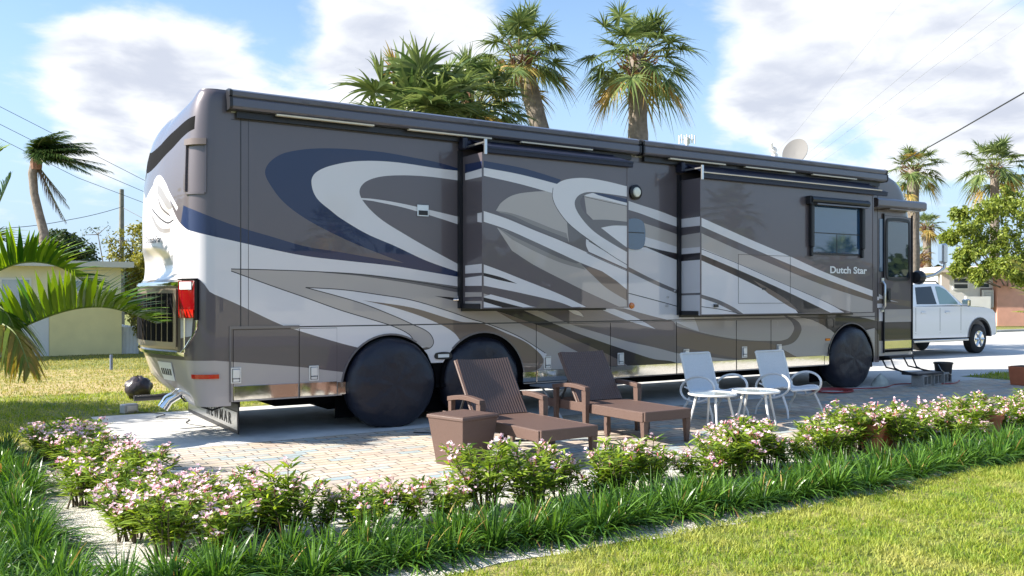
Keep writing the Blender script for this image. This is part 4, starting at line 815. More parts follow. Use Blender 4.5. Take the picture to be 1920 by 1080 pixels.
# ================================================================ FURNITURE
def side_table():
    t = thing('side_table', 'brown wicker cube side table tapering to its foot beside the nearest lounger', 'side table', (2.02, -2.50, .004), .27)
    mb = MB()
    prof = [(.17, 0), (.222, .415), (.232, .42), (.232, .445), (.226, .45)]
    vs = []
    for r, z in prof: vs += [(-r, -r, z), (r, -r, z), (r, r, z), (-r, r, z)]
    mb.add(vs, [[j*4+i, j*4+(i+1) % 4, j*4+4+(i+1) % 4, j*4+4+i] for j in range(4) for i in range(4)]+[[16, 17, 18, 19], [3, 2, 1, 0]])
    mb.build('wicker_shell', M['wick'], t, bevel=.006); mb = MB(); mb.bb(-.21, .21, -.21, .21, .4502, .454, 0); mb.build('table_top', M['wick'], t)
side_table()
def lounger(label, x, y, rz, shadow=None):
    t = thing('sun_lounger', label, 'sun lounger', (x, y, .004), rz, 'brown wicker sun loungers on the patio')
    # foot end at -y (y = -1.05), hinge at 0, back raised towards +y
    w = .31
    mb = MB(); mb.bb(-w, w, -1.08, .06, .285, .345, 0, ch=.008); mb.build('seat', M['wick'], t)
    mb = MB(); mb.bb(-w-.006, w+.006, -1.105, -1.0805, .25, .35, 0, ch=.006); mb.bb(-w-.018, -w-.0005, -1.08, .62, .245, .345, 0, ch=.005); mb.bb(w+.0005, w+.018, -1.08, .62, .245, .345, 0, ch=.005); mb.bb(-w, w, .60, .62, .25, .33, 0); mb.build('seat_frame', M['wick'], t)
    a = math.radians(56); mb = MB(); n = 8; vs = []
    L_ = .64
    for j, th in enumerate((0, .03)):
        for i in range(n+1):
            s = i/n*L_; cv = .03*math.sin(math.pi*i/n)
            for k in range(7):
                u = -1+2*k/6; sag = .018*(1-u*u)
                yy = .03+math.cos(a)*s - math.sin(a)*(th-cv*.4) + sag*math.sin(a)*1; zz = .335+math.sin(a)*s+math.cos(a)*(th)-.012*(1-u*u)*(i == n)
                vs.append((u*(w-.005), yy, zz))
    K = 7; F0 = (n+1)*K; f = []
    for i in range(n):
        for k in range(K-1): q = [i*K+k, i*K+k+1, (i+1)*K+k+1, (i+1)*K+k]; f.append(q); f.append([F0+v for v in q[::-1]])
    ring = [k for k in range(K)]+[i*K+K-1 for i in range(1, n+1)]+[n*K+k for k in range(K-2, -1, -1)]+[i*K for i in range(n-1, 0, -1)]
    for p, q in zip(ring, ring[1:]+ring[:1]): f.append([p, q, F0+q, F0+p])
    mb.add(vs, f); bk = mb.build('backrest', M['wickb'], t, smooth=True)
    mb = MB()
    for s in (-1, 1): mb.tube([(s*(w-.003), .03, .33), (s*(w-.003), .03+math.cos(a)*.35-.0, .335+math.sin(a)*.35), (s*(w-.003), .03+math.cos(a)*L_, .335+math.sin(a)*L_)], .018, 8)
    mb.build('back_edge', M['wick'], bk, smooth=True)
    for s in (-1, 1):
        X = s*(w+.055)
        mb = MB(); n = 8; vs = []
        for i in range(n+1):
            yy = -.22+.62*i/n; z = .53+.03*math.sin(math.pi*i/n)-.015*i/n
            vs += [(X-.032, yy, z), (X+.032, yy, z), (X+.032, yy, z-.045), (X-.032, yy, z-.045)]
        mb.add(vs, [[i*4+k, (i+1)*4+k, (i+1)*4+(k+1) % 4, i*4+(k+1) % 4] for i in range(n) for k in range(4)]+[[0, 1, 2, 3], [n*4+3, n*4+2, n*4+1, n*4]]); mb.build('armrest', M['wick'], t, bevel=.004)
        mb = MB(); mb.box((X, -.19, .244), (.062, .075, .484), 0, taper=.62); mb.build('arm_post', M['wick'], t)
        mb = MB(); mb.box((X, .36, .25), (.05, .06, .50), 0, taper=.7); mb.build('arm_post', M['wick'], t)
    for s in (-1, 1):
        mb = MB(); mb.box((s*(w-.022), -1.06, .125), (.062, .062, .25), 0, taper=.6); mb.build('leg', M['wick'], t)
        mb = MB(); mb.box((s*(w-.035), -.45, .15), (.05, .05, .20), 0); mb.tube([(s*(w-.035), -.45, .05), (s*(w-.035), -.45, .02)], .028, 10); mb.build('leg', M['wick'], t)
    mb = MB(); mb.tube([(-.2, .03+math.cos(a)*.45, .335+math.sin(a)*.43), (-.2, .50, .30)], .012, 8); mb.tube([(.2, .03+math.cos(a)*.45, .335+math.sin(a)*.43), (.2, .50, .30)], .012, 8); mb.build('back_strut', M['steel'], t)
    return t
lounger('brown wicker sun lounger next to the cube side table, its woven back catching the sun', 2.70, -2.08, .02)
lounger('brown wicker sun lounger between the other lounger and the white chairs, back in shade', 4.30, -1.62, .0)
MSL = mat('white_sling', (.62, .64, .66), .65, noise=.06, nscale=60); MFR = mat('white_powder_coat', (.70, .70, .69), .3, coat=.4)
def chair(label, x, y, rz=0):
    t = thing('patio_chair', label, 'patio chair', (x, y, .004), rz, 'white sling patio chairs')
    w = .245
    prof = catmull([(-.27, .345), (-.23, .375), (-.1, .37), (.08, .335), (.17, .35), (.22, .45), (.27, .62), (.33, .80)], 5, False)
    mb = MB(); vs = []; n = len(prof)
    for th in (0, .006):
        for (a, b) in prof:
            for u in (-1, -.5, 0, .5, 1): vs.append((u*w, a+th, b-.012*(1-u*u)-th))
    f = []
    for i in range(n-1):
        for k in range(4): q = [i*5+k, i*5+k+1, (i+1)*5+k+1, (i+1)*5+k]; f += [q, [n*5+v for v in q[::-1]]]
    mb.add(vs, f); mb.build('sling_seat', MSL, t, smooth='all')
    for s in (-1, 1):
        mb = MB(); mb.tube([(s*(w+.008), a, b) for a, b in prof], .013, 8); mb.build('seat_rail', MFR, t, smooth=True)
        X = s*(w+.055); mb = MB(); lp = []
        for i in range(33):
            an = 2*math.pi*i/32; lp.append((X+s*.012*math.cos(an), .0+.265*math.cos(an)-.02*math.sin(an), .385+.155*math.sin(an)+.02*math.cos(an)*-1))
        mb.tube(lp, .015, 8, cap=False); mb.build('arm_loop', MFR, t, smooth=True)
        for (y0, y1) in ((-.16, -.27), (.14, .27)):
            mb = MB(); mb.tube([(X-s*.01, y0, .27), (X, y0*1.25, .20), (X+s*.01, y1*.93, .10), (X+s*.018, y1, .002)], [.016, .015, .014, .011], 8); mb.build('leg', MFR, t, smooth=True)
        mb = MB(); mb.tube([(s*(w+.008), -.02, .345), (X, -.02, .25)], .011, 6); mb.tube([(s*(w+.008), .18, .37), (X, .22, .40)], .011, 6); mb.build('bracket', MFR, t)
    mb = MB(); mb.tube([(-w, -.265, .34), (w, -.265, .34)], .011, 8); mb.tube([(-w, .33, .80), (w, .33, .80)], .012, 8); mb.build('cross_bar', MFR, t, smooth=True)
    return t
chair('white sling patio chair nearer the brown loungers, behind the left glass table', 6.08, -1.60, .03)
chair('white sling patio chair nearer the front wheel, behind the right glass table', 7.20, -1.80, -.02)
MTG = mat('frosted_table_glass', (.55, .62, .62), .12, coat=.6, spec=.6)
def gtable(label, x, y, r, h, rz):
    t = thing('glass_table', label, 'side table', (x, y, .004), rz, 'round glass side tables')
    mb = MB(); mb.lathe([(r-.02, h-.004), (r-.02, h+.001)], (0, 0, 0), 40); mb.build('table_top', MTG, t)
    mb = MB(); mb.tube([((r-.008)*math.cos(2*math.pi*i/40), (r-.008)*math.sin(2*math.pi*i/40), h-.003) for i in range(41)], .013, 8, cap=False); mb.build('rim', MFR, t, smooth=True)
    for k in range(4):
        a = math.pi/4+k*math.pi/2; c, s = math.cos(a), math.sin(a)
        mb = MB(); mb.tube([(c*(r-.09), s*(r-.09), h-.02), (c*(r-.07), s*(r-.07), h*.72), (c*(r-.03), s*(r-.03), h*.35), (c*(r+.01), s*(r+.01), .002)], [.016, .015, .013, .011], 8); mb.build('leg', MFR, t, smooth=True)
gtable('round glass table with white curved legs beside the brown lounger foot', 5.42, -2.22, .27, .41, .2)
gtable('round glass table with white curved legs in front of the right patio chair', 6.0, -2.34, .27, .42, .55)
t = thing('folding_table', 'low grey folding table with crossed legs by the second wheel', 'folding table', (4.85, -.42, .004), .05)
mg = mat('grey_resin', (.16, .17, .19), .6); mw = mat('pale_resin', (.55, .55, .54), .6)
for i in range(6): mb = MB(); mb.bb(-.55, .55, -.26+i*.09, -.185+i*.09, .385, .405, 0, ch=.003); mb.build('table_slat', mg, t)
for x in (-.42, .42):
    mb = MB(); mb.tube([(x, -.24, .0), (x+.02, .22, .38)], .014, 6); mb.tube([(x, .22, .0), (x+.02, -.24, .38)], .014, 6); mb.build('crossed_legs', mw, t)
# bucket, blocks, chock, hose, bag, meter box, stake
t = thing('bucket', 'black plastic bucket standing behind the concrete blocks near the door step', 'bucket', (12.95, -.33, .004))
mb = MB(); mb.lathe([(.115, 0), (.15, .33), (.162, .33), (.162, .36), (.15, .362), (.143, .35), (.11, .02)], (0, 0, 0), 28); mb.build('pail', M['black'], t, smooth=True, angle=30)
mb = MB(); mb.tube([(-.155, 0, .33), (-.14, -.06, .22), (0, -.15, .15), (.14, -.06, .22), (.155, 0, .33)], .004, 6); mb.build('handle', M['alu'], t)
MBK = mat('block_concrete', (.30, .29, .28), .95, noise=.15, nscale=30, bump=.6, bscale=120)
def block(x, y, rz, label):
    t = thing('concrete_block', label, 'concrete block', (x, y, .004), rz, 'concrete blocks laid side by side')
    mb = MB(); w, d, h, k = .20, .40, .20, .03
    h = .15
    mb.bb(-w/2, -w/2+k, -d/2, d/2, 0, h); mb.bb(w/2-k, w/2, -d/2, d/2, 0, h)
    for y0 in (-d/2, -k/2, d/2-k): mb.bb(-w/2+k, w/2-k, y0, y0+k, 0, h)
    mb.add([(-w/2+k, -d/2+k, h-.012), (w/2-k, -d/2+k, h-.012), (w/2-k, d/2-k, h-.012), (-w/2+k, d/2-k, h-.012)], [[0, 1, 2, 3]]); mb.build('block_shell', MBK, t)
    return t
t = thing('concrete_block', 'grey hollow concrete block nearest the front wheel, its side face lit', 'concrete block', (12.05, -.50, .004), .25, 'hollow concrete blocks in a row on the pavers')
def hollow(t):
    mb = MB(); L_, h, d, k = .40, .20, .20, .032                         # lying with its cores facing the patio
    mb.bb(-L_/2, L_/2, -h/2, h/2, 0, k); mb.bb(-L_/2, L_/2, -h/2, h/2, d-k, d)
    for x in (-L_/2, -k/2, L_/2-k): mb.bb(x, x+k, -h/2, h/2, k, d-k)
    mb.build('block_shell', MBK, t)
hollow(t)
for dx, dy, lb in ((.40, .06, 'grey hollow concrete block in the middle of the row'), (.78, .12, 'grey hollow concrete block at the end of the row beside the bucket')):
    c = copy_tree(t); c.location = (12.05+dx, -.50+dy, .004); c['label'] = lb
mb = MB(); R2 = nr
v = []; n, m_ = 14, 8
for j in range(m_+1):
    for k in range(n):
        a = 2*math.pi*k/n; ph = math.pi/2*j/m_; r = .15*math.cos(ph)*(1+.12*math.sin(3*a+j)); v.append((r*math.cos(a)*1.1, r*math.sin(a)*.8, .20*math.sin(ph)*(1+.1*math.sin(2*a))))
mb.add(v, [[j*n+k, j*n+(k+1) % n, (j+1)*n+(k+1) % n, (j+1)*n+k] for j in range(m_) for k in range(n)]); o = mb.build('chock_stone', mat('pale_stone', (.45, .47, .43), .9, noise=.2, nscale=12, bump=.7, bscale=20), smooth='all', loc=(11.50, -.10, .0)); tag(o, 'pale rounded stone chocked against the front wheel cover', 'stone')
mb = MB(); pts = []
for i in range(90): a = i*.30; r = .22+.0018*i; pts.append((10.0+r*math.cos(a), -.28+r*.8*math.sin(a), .014+.004*(i//21)))
pts += [(10.5, -.15, .013), (11.2, -.35, .013), (12.0, -.12, .013), (12.8, -.55, .013), (13.5, -.3, .013)]
c = catmull([(p[0], p[1]) for p in pts[-6:]], 8, False); mb.tube(pts[:90], .011, 6); mb.tube([(a, b, .013) for a, b in c], .010, 6); o = mb.build('water_hose', mat('red_hose', (.30, .03, .03), .5), smooth=True); tag(o, 'dark red hose coiled on the pavers below the front wheel', 'hose')
mb = MB(); c = catmull([(2.45, -.62), (2.75, -.95), (2.95, -1.5), (3.3, -1.9)], 8, False); mb.tube([(a, b, .012) for a, b in c], .008, 6); o = mb.build('power_cable', M['cable'], smooth=True); tag(o, 'thin black cable on the pavers running from the rear wheel to the lounger', 'cable')
mb = MB(); v = []; n, m_ = 18, 10
for j in range(m_+1):
    for k in range(n):
        a = 2*math.pi*k/n; ph = math.pi*j/m_; w = 1+.10*math.sin(4*a+j*1.3)+.08*math.sin(7*a-j); v.append((.19*math.sin(ph)*math.cos(a)*w, .18*math.sin(ph)*math.sin(a)*w, .165-.165*math.cos(ph)*w))
mb.add(v, [[j*n+k, j*n+(k+1) % n, (j+1)*n+(k+1) % n, (j+1)*n+k] for j in range(m_) for k in range(n)]); o = mb.build('hitch_bag', mat('dark_wrap', (.045, .035, .04), .35, bump=.8, bscale=12), smooth='all', loc=(.50, 4.6, .0)); tag(o, 'lumpy dark bag lying on the grass behind the motorhome rear', 'bag')
t = thing('power_box', 'small grey meter box on the slab edge left of the exhaust', 'power box', (.10, 2.95, .0), .4)
mb = MB(); mb.bb(-.10, .10, -.06, .06, .0, .12, 0, ch=.012); mb.build('box_body', mat('grey_plastic', (.35, .36, .37), .5), t); mb = MB(); mb.bb(-.07, .07, -.068, -.0605, .03, .10, 0, ch=.003); mb.build('box_lid', mat('pale_grey', (.55, .56, .56), .4), t)
mb = MB(); c = catmull([(.2, 2.9), (.45, 2.5), (.30, 2.2), (.6, 1.9), (.5, 1.5), (.62, 1.1)], 8, False); mb.tube([(a, b, .010) for a, b in c], .005, 5); o = mb.build('thin_wire', M['cable'], smooth=True); tag(o, 'thin dark wire winding over the white slab behind the motorhome', 'wire')
mb = MB(); mb.tube([(1.0, 10.5, 0), (1.0, 10.5, .32)], .03, 8); o = mb.build('marker_stake', mat('stake_blue', (.16, .2, .32), .6)); tag(o, 'short blue grey stake standing in the dry lawn', 'stake')
MT = mat('terracotta', (.42, .13, .06), .8, noise=.12, nscale=9)
def pot(x, y, r, h, label):
    t = thing('flower_pot', label, 'flower pot', (x, y, .004), 0, 'terracotta pots in the flower bed'); mb = MB(); mb.lathe([(r*.72, 0), (r*.95, h*.8), (r*1.08, h*.8), (r*1.08, h), (r*.94, h), (r*.9, h*.86)], (0, 0, 0), 28); mb.build('pot_wall', MT, t, smooth=True, angle=30)
    mb = MB(); mb.lathe([(r*.88, h*.84), (.01, h*.86)], (0, 0, 0), 20); mb.build('potting_soil', mat('soil', (.05, .035, .025), .95), t)
pot(5.60, -4.16, .12, .29, 'largest terracotta pot among the pink oleanders'); pot(6.02, -4.05, .11, .22, 'terracotta pot just right of the largest pot, mostly behind leaves'); pot(7.75, -4.1, .13, .22, 'terracotta pot at the far right end of the oleander row')
t = thing('planter_box', 'reddish brown planter box at the right end of the patio', 'planter', (13.75, -1.35, .004), 0); mb = MB(); mb.box((0, 0, .16), (.42, .42, .32), 0, taper=.86); mb.build('planter_wall', MT, t, bevel=.01); mb = MB(); mb.bb(-.18, .18, -.18, .18, .321, .326, 0); mb.build('potting_soil', bpy.data.materials['soil'], t)
# ================================================================ PLANTS
ML = leafmat('oleander_leaf', (.08, .16, .018), (.32, .42, .06), .38, .42); MLd = leafmat('oleander_lower_leaf', (.03, .07, .012), (.08, .13, .02), .45, .25)
MF = leafmat('pink_petal', (.82, .50, .58), (.88, .76, .80), .6, .35); MFc = mat('flower_bud', (.55, .10, .14), .6); MST = mat('stem', (.10, .075, .045), .8)
def rvec(n): a = nr.normal(size=(n, 3)); return unit(a)
def side_of(D):
    s = np.cross(D, np.array([0, 0, 1.0])+rvec(len(D))*.6); return unit(s)
def oleander(h, w, nst, nfl, seed):
    global nr; nr = np.random.RandomState(seed)
    t = thing('oleander_shrub', 'x', 'oleander'); st = MB(); P0 = []; D = []; L_ = []; fl = []
    for i in range(nst):
        a = nr.uniform(0, 6.28); r = w*nr.uniform(.15, 1)**.6; top = np.array([math.cos(a)*r, math.sin(a)*r, h*nr.uniform(.72, 1.05)*(1-.25*(r/w)**2)]); mid = np.array([top[0]*.35, top[1]*.35, top[2]*.5]); base = np.array([math.cos(a)*nr.uniform(.01, .10), math.sin(a)*nr.uniform(.01, .10), 0])
        pts = [tuple((1-s)**2*base+2*s*(1-s)*mid+s*s*top) for s in np.linspace(0, 1, 6)]; st.tube(pts, [.008, .007, .006, .005, .004, .003], 5, cap=False)
        for k in range(int(34+nr.randint(14))):
            s = 1-nr.uniform(0, .80)**1.35; p = (1-s)**2*base+2*s*(1-s)*mid+s*s*top
            b = nr.uniform(0, 6.28); up = nr.uniform(.1, 1.0)*(.5+s*.9); d = np.array([math.cos(b), math.sin(b), up]); P0.append(p+nr.normal(size=3)*.012); D.append(d/np.linalg.norm(d)); L_.append(nr.uniform(.075, .14))
        if i < nfl: fl.append(top)
    P0, D, L_ = np.array(P0), np.array(D), np.array(L_)
    v, f = blades(P0, D, side_of(D), L_, .019, L_*.25, 3, [.15, .95, .8, .05]); mb = MB(); mb.add(v, f); mb.build('leaves', ML, t)
    st.build('stems', MST, t, smooth='all')
    if fl:
        mb = MB()
        for c in fl:
            m = nr.randint(5, 11); cc = c+np.array([0, 0, .025])+nr.normal(size=(m, 3))*np.array([.026, .026, .02])
            fd = unit(rvec(m)*.8+np.array([0, 0, .8]))
            for q in range(m):
                n_ = fd[q]; u_ = unit(np.cross(n_, [.3, .5, .1])[None])[0]; w_ = np.cross(n_, u_); A = nr.uniform(0, 6)
                ang = A+np.arange(5)*2*np.pi/5; dirs = np.cos(ang)[:, None]*u_+np.sin(ang)[:, None]*w_; dd = unit(dirs+n_*.35); sd = np.cross(dd, n_)
                v, f = blades(np.repeat(cc[q][None], 5, 0), dd, sd, .016, .0135, 0, 2, [.25, 1, .55]); mb.add(v, f, 0)
            k = nr.randint(3, 7); d = unit(rvec(k)*.6+np.array([0, 0, 1.0])); v, f = blades(c+nr.normal(size=(k, 3))*.015, d, side_of(d), .04, .006, 0, 2, [.6, 1, .3]); mb.add(v, f, 1)
        mb.build('blossoms', [MF, MFc], t)
    return t
OL = [oleander(.50, .27, 16, 7, 21), oleander(.46, .25, 14, 11, 22), oleander(.55, .27, 17, 6, 23), oleander(.43, .24, 14, 10, 24), oleander(.50, .23, 13, 5, 25), oleander(.52, .28, 18, 14, 26)]
spots = []
rr_ = random.Random(3)
# corner column
for i, (x, y) in enumerate([(-1.05, .15), (-.82, .10), (-1.12, -.28), (-.84, -.32), (-1.08, -.72), (-.80, -.80), (-1.02, -1.15), (-.76, -1.28), (-.98, -1.65), (-.72, -1.85), (-.92, -2.2), (-.68, -2.45), (-.88, -2.8), (-.62, -3.05), (-.95, -3.2), (-.72, -3.45), (-.40, -3.62), (-.55, -3.98), (-.95, -3.65), (-.85, -4.1), (-.25, -4.05), (-1.12, -2.5), (-.55, -4.3)]):
    spots.append((x, y, 'in the short side row by the slab corner' if y > -2 else 'at the turn of the flower row', rr_.choice([5, 1, 0, 5, 3]), .88))
x = -.15
while x < 9.6:
    lb = 'in the long row before the open pavers' if x < 1.3 else 'in the long row before the cube table' if x < 2.9 else 'in the long row before the second lounger' if x < 4.3 else 'in the long row before the white chairs' if x < 5.6 else 'in the long row around the terracotta pots' if x < 7.2 else 'at the far right end of the long flower row'
    y = -4.2+rr_.uniform(-.17, .17)
    if x > 5: y = -4.15+rr_.uniform(-.2, .15)
    sc = rr_.uniform(.86, 1.08)
    if .2 < x < 1.1: sc *= .8
    sc *= .86 if x < 4.4 else .82
    if x > 5 and any(abs(x-q) < .10 for q in (5.6, 6.02, 7.75)): y = -3.95
    spots.append((x, y, lb, rr_.randrange(6), sc*rr_.choice([.8, .92, 1, 1, 1.1, 1.16]))); x += rr_.uniform(.16, .24)
for i in range(9): spots.append((6.2+i*.38+rr_.uniform(-.1, .1), -3.78+rr_.uniform(-.1, .1), 'at the far right end of the long flower row' if 6.2+i*.38 > 7.2 else 'in the long row around the terracotta pots', rr_.randrange(6), rr_.uniform(.7, .88)))
used = set()
for (x, y, lb, k, sc) in spots:
    o = OL[k] if k not in used else copy_tree(OL[k]); used.add(k)
    o.location = (x, y, .003); o.rotation_euler = (0, 0, rr_.uniform(0, 6.28)); o.scale = (sc*1.14, sc*1.14, sc*rr_.uniform(.80, 1.0)); o['label'] = 'pink flowering oleander '+lb; o['group'] = 'oleanders edging the patio'
for k in range(6):
    if k not in used: OL[k].location = (9.8+k*.2, -3.9, .003); OL[k]['label'] = 'pink flowering oleander at the far right end of the long flower row'; OL[k]['group'] = 'oleanders edging the patio'
# strap-leaved clumps
MLI = leafmat('strap_leaf', (.02, .07, .012), (.13, .25, .035), .3, .3); MLY = leafmat('dry_strap_leaf', (.35, .30, .08), (.42, .22, .08), .6, .3)
def clump(n, h, r, seed):
    g = np.random.RandomState(seed); t = thing('grass_clump', 'x', 'grass clump')
    def mk(n, dry=0):
        a = g.uniform(0, 6.28, n); rr = g.uniform(0, .07, n); P0 = np.stack([np.cos(a)*rr, np.sin(a)*rr, np.zeros(n)], 1); b = a+g.normal(size=n)*.5; sp = g.uniform(.1, 1.45, n)*(1.0+dry*.3); D = unit(np.stack([np.cos(b)*sp, np.sin(b)*sp, np.ones(n)], 1)); L_ = h*g.uniform(.8, 1.35, n); Sd = unit(np.cross(D, [0, 0, 1.])+g.normal(size=(n, 3))*.2)
        return blades(P0, D, Sd, L_, g.uniform(.008, .013, n), L_*g.uniform(.35, .95, n)*(.45+sp*.55), 6, [.8, 1, 1, .95, .8, .5, .08])
    mb = MB(); v, f = mk(n); v[:, 2] = np.maximum(v[:, 2], .004); mb.add(v, f, 0); mb.build('leaf_blades', MLI, t)
    mb = MB(); v, f = mk(max(3, n//40), 1); v[:, 2] = np.maximum(v[:, 2], .004); mb.add(v, f, 0); mb.build('dry_blades', MLY, t)
    return t
CLs = [clump(190, .36, .2, 41), clump(160, .34, .2, 42), clump(210, .39, .2, 43), clump(170, .32, .2, 44), clump(220, .36, .2, 45)]
cs = []
y = .3
while y > -4.6:
    for xx in (-1.50, -1.78, -2.05): cs.append((xx+rr_.uniform(-.08, .08), y+rr_.uniform(-.08, .08), 'in the left border of the flower bed'))
    y -= .27
x = -1.9
while x < 10.2:
    yb = -4.70-max(0, min(x, 3)+1)*.035
    lb = 'in the front border, at the near left corner' if x < -.3 else 'in the front border, before the open pavers' if x < 1.3 else 'in the front border, before the brown loungers' if x < 3.8 else 'in the front border, before the white chairs' if x < 5.8 else 'at the far right end of the front border'
    rows = (.02, -.24) if x < 4.5 else (.06, -.20)
    for d in rows: cs.append((x+rr_.uniform(-.06, .06), yb+d+rr_.uniform(-.06, .06), lb))
    x += rr_.uniform(.19, .27)
used = set()
for (x, y, lb) in cs:
    k = rr_.randrange(5); o = CLs[k] if k not in used else copy_tree(CLs[k]); used.add(k)
    s = rr_.uniform(.85, 1.12); o.location = (x, y, .003); o.rotation_euler = (0, 0, rr_.uniform(0, 6.28)); o.scale = (s, s, s*rr_.uniform(.82, 1.02)); o['label'] = 'dark green strap-leaved grass clump '+lb; o['group'] = 'grass clumps edging the flower bed'
# ---------------------------------------------------------------- palms
MPF = leafmat('fan_palm_leaf', (.055, .10, .03), (.22, .27, .09), .33, .25); MPD = leafmat('old_palm_leaf', (.25, .24, .06), (.42, .25, .07), .6, .25)
MTR = mat('palm_bark', (.20, .165, .135), .95, noise=.35, nscale=7, bump=1.0, bscale=14); MBT = mat('palm_boots', (.22, .11, .07), .9, noise=.4, nscale=9, bump=1.0, bscale=20)
def fan_crown(rad, nf, seed, wind=(0, 0), nb=30, wb=.042, low=-.75, dry=.12):
    g = np.random.RandomState(seed); V, Fq, P_, Q = MB(), None, MB(), MB()
    for i in range(nf):
        el = 1.35-(1.35-low)*((i+.5)/nf)**.85+g.normal()*.12; az = i*2.39996+g.uniform(-.3, .3); d = np.array([math.cos(az)*math.cos(el), math.sin(az)*math.cos(el), math.sin(el)]); d[:2] += np.array(wind)*.5; d /= np.linalg.norm(d)
        pl = rad*g.uniform(.40, .72); sag = .18*pl*(1.2-el); tip = d*pl+np.array([0, 0, -sag])
        P_.tube([(0, 0, -.1), tuple(d*pl*.55+np.array([0, 0, -sag*.25])), tuple(tip)], [.022, .014, .010], 4, cap=False)
        ax = unit((tip-d*pl*.5)[None])[0]; sd = unit(np.cross(ax, [0, 0, 1.0])[None])[0]; nn = np.cross(sd, ax)
        sp = np.linspace(-2.25, 2.25, nb)+g.normal(size=nb)*.04; rl = rad*.47*g.uniform(.85, 1.12)*(1-.22*(np.abs(sp)/2.25)**2)*g.uniform(.88, 1.08, nb)
        cup = g.uniform(.10, .35); D = np.cos(sp)[:, None]*ax+np.sin(sp)[:, None]*sd+nn*(cup*.5+cup*np.abs(np.sin(sp)))[:, None]+np.array([wind[0], wind[1], 0])*.25; D = unit(D+g.normal(size=(nb, 3))*.04)
        Sd = unit(np.cross(D, nn+g.normal(size=(nb, 3))*.35)); mi = 1 if (i > nf*(1-dry) or g.uniform() < .04) else 0
        v, f = blades(np.repeat(tip[None], nb, 0), D, Sd, rl, wb*rad/1.45, rl*(.30+.22*max(0, 1.0-el))*g.uniform(.6, 1.5, nb), 5, [.35, 1, 1, .6, .3, .05]); V.add(v, f, mi)
    return V, P_
def fan_palm(name, base, top, rad, nf, seed, label, group=None, wind=(0, 0), tr=.15, boots=True, **k):
    base, top = Vector(base), Vector(top); t = thing(name, label, 'palm', base, 0, group); loc = top-base
    V, Pt = fan_crown(rad, nf, seed, wind, **k); V.v = [v+np.array(loc) for v in V.v]; Pt.v = [v+np.array(loc) for v in Pt.v]
    V.build('crown', [MPF, MPD], t); Pt.build('leaf_stalks', mat('stalk', (.22, .24, .07), .6) if 'stalk' not in bpy.data.materials else bpy.data.materials['stalk'], t)
    n = 14; mb = MB(); b2 = Vector((loc.x*.2, loc.y*.2, loc.z*.5)); pts = [(b2*2*s*(1-s)+loc*s*s) for s in [i/n for i in range(n+1)]]
    mb.tube([tuple(p) for p in pts], [tr*(1.25-.3*i/n)*(1+.05*math.sin(i*2.1)) for i in range(n+1)], 12); mb.build('trunk', MTR, t, smooth='all')
    if boots:
        mb = MB(); g = random.Random(seed)
        for i in range(60):
            s = g.uniform(-.75, .15); a = g.uniform(0, 6.28); p = loc+Vector((0, 0, s)); o = Vector((math.cos(a), math.sin(a), 0)); r0 = tr*(1.0+.55*max(0, 1-abs(s+.25)/.6))
            mb.tube([tuple(p+o*r0*.6), tuple(p+o*r0*1.25+Vector((0, 0, .12))), tuple(p+o*(r0*1.5)+Vector((0, 0, .26)))], [.05, .035, .012], 4, flat=.5)
        mb.build('leaf_boots', MBT, t)
    return t
def ground_of(p): return (p.x, p.y, 0)
A = at(975, 106, 25); fan_palm('fan_palm', (13.0, 10.6, 0), A, 1.65, 42, 5, 'leaning fan palm with a shaggy brown collar rising behind the motorhome roof', 'fan palms behind the motorhome', (.25, -.15), .26, low=-.6)
B_ = at(1195, 106, 25); fan_palm('fan_palm', (14.45, 9.6, 0), B_, 1.85, 42, 9, 'straight trunked fan palm standing behind the motorhome, right of the leaning one', 'fan palms behind the motorhome', (.12, -.1), .27, low=-.7)
C_ = at(775, 258, 19); fan_palm('fan_palm', (C_.x, C_.y, 0), C_, 2.15, 60, 13, 'broad low fan palm crown just above the motorhome roof, leftmost of the group', 'fan palms behind the motorhome', (.35, -.3), .22, nb=30, wb=.06, low=-.5)
C_ = at(890, 205, 21); fan_palm('fan_palm', (C_.x, C_.y, 0), C_, 1.5, 44, 14, 'smaller fan palm crown between the broad low one and the leaning palm', 'fan palms behind the motorhome', (.4, -.3), .2, nb=30, wb=.055, low=-.5)
E_ = at(1712, 318, 45); fan_palm('fan_palm', ground_of(E_), E_, 1.6, 40, 15, 'fan palm standing just beyond the front of the motorhome', 'fan palms across the road', (.3, -.2), .28)
E_ = at(1865, 312, 56); fan_palm('fan_palm', ground_of(E_), E_, 2.4, 44, 16, 'fan palm above the broadleaf tree at the far right', 'fan palms across the road', (.2, -.1), .25)
E_ = at(1738, 425, 58); fan_palm('fan_palm', ground_of(E_), E_, 1.35, 30, 17, 'smaller yellowish fan palm beyond the mirror of the motorhome', 'fan palms across the road', (.2, -.1), .25, dry=.5)
E_ = at(1722, 480, 50); fan_palm('fan_palm', ground_of(E_), E_, .9, 20, 18, 'short scruffy fan palm hidden behind the motorhome mirror', 'fan palms across the road', (.2, -.1), .25, dry=.7)
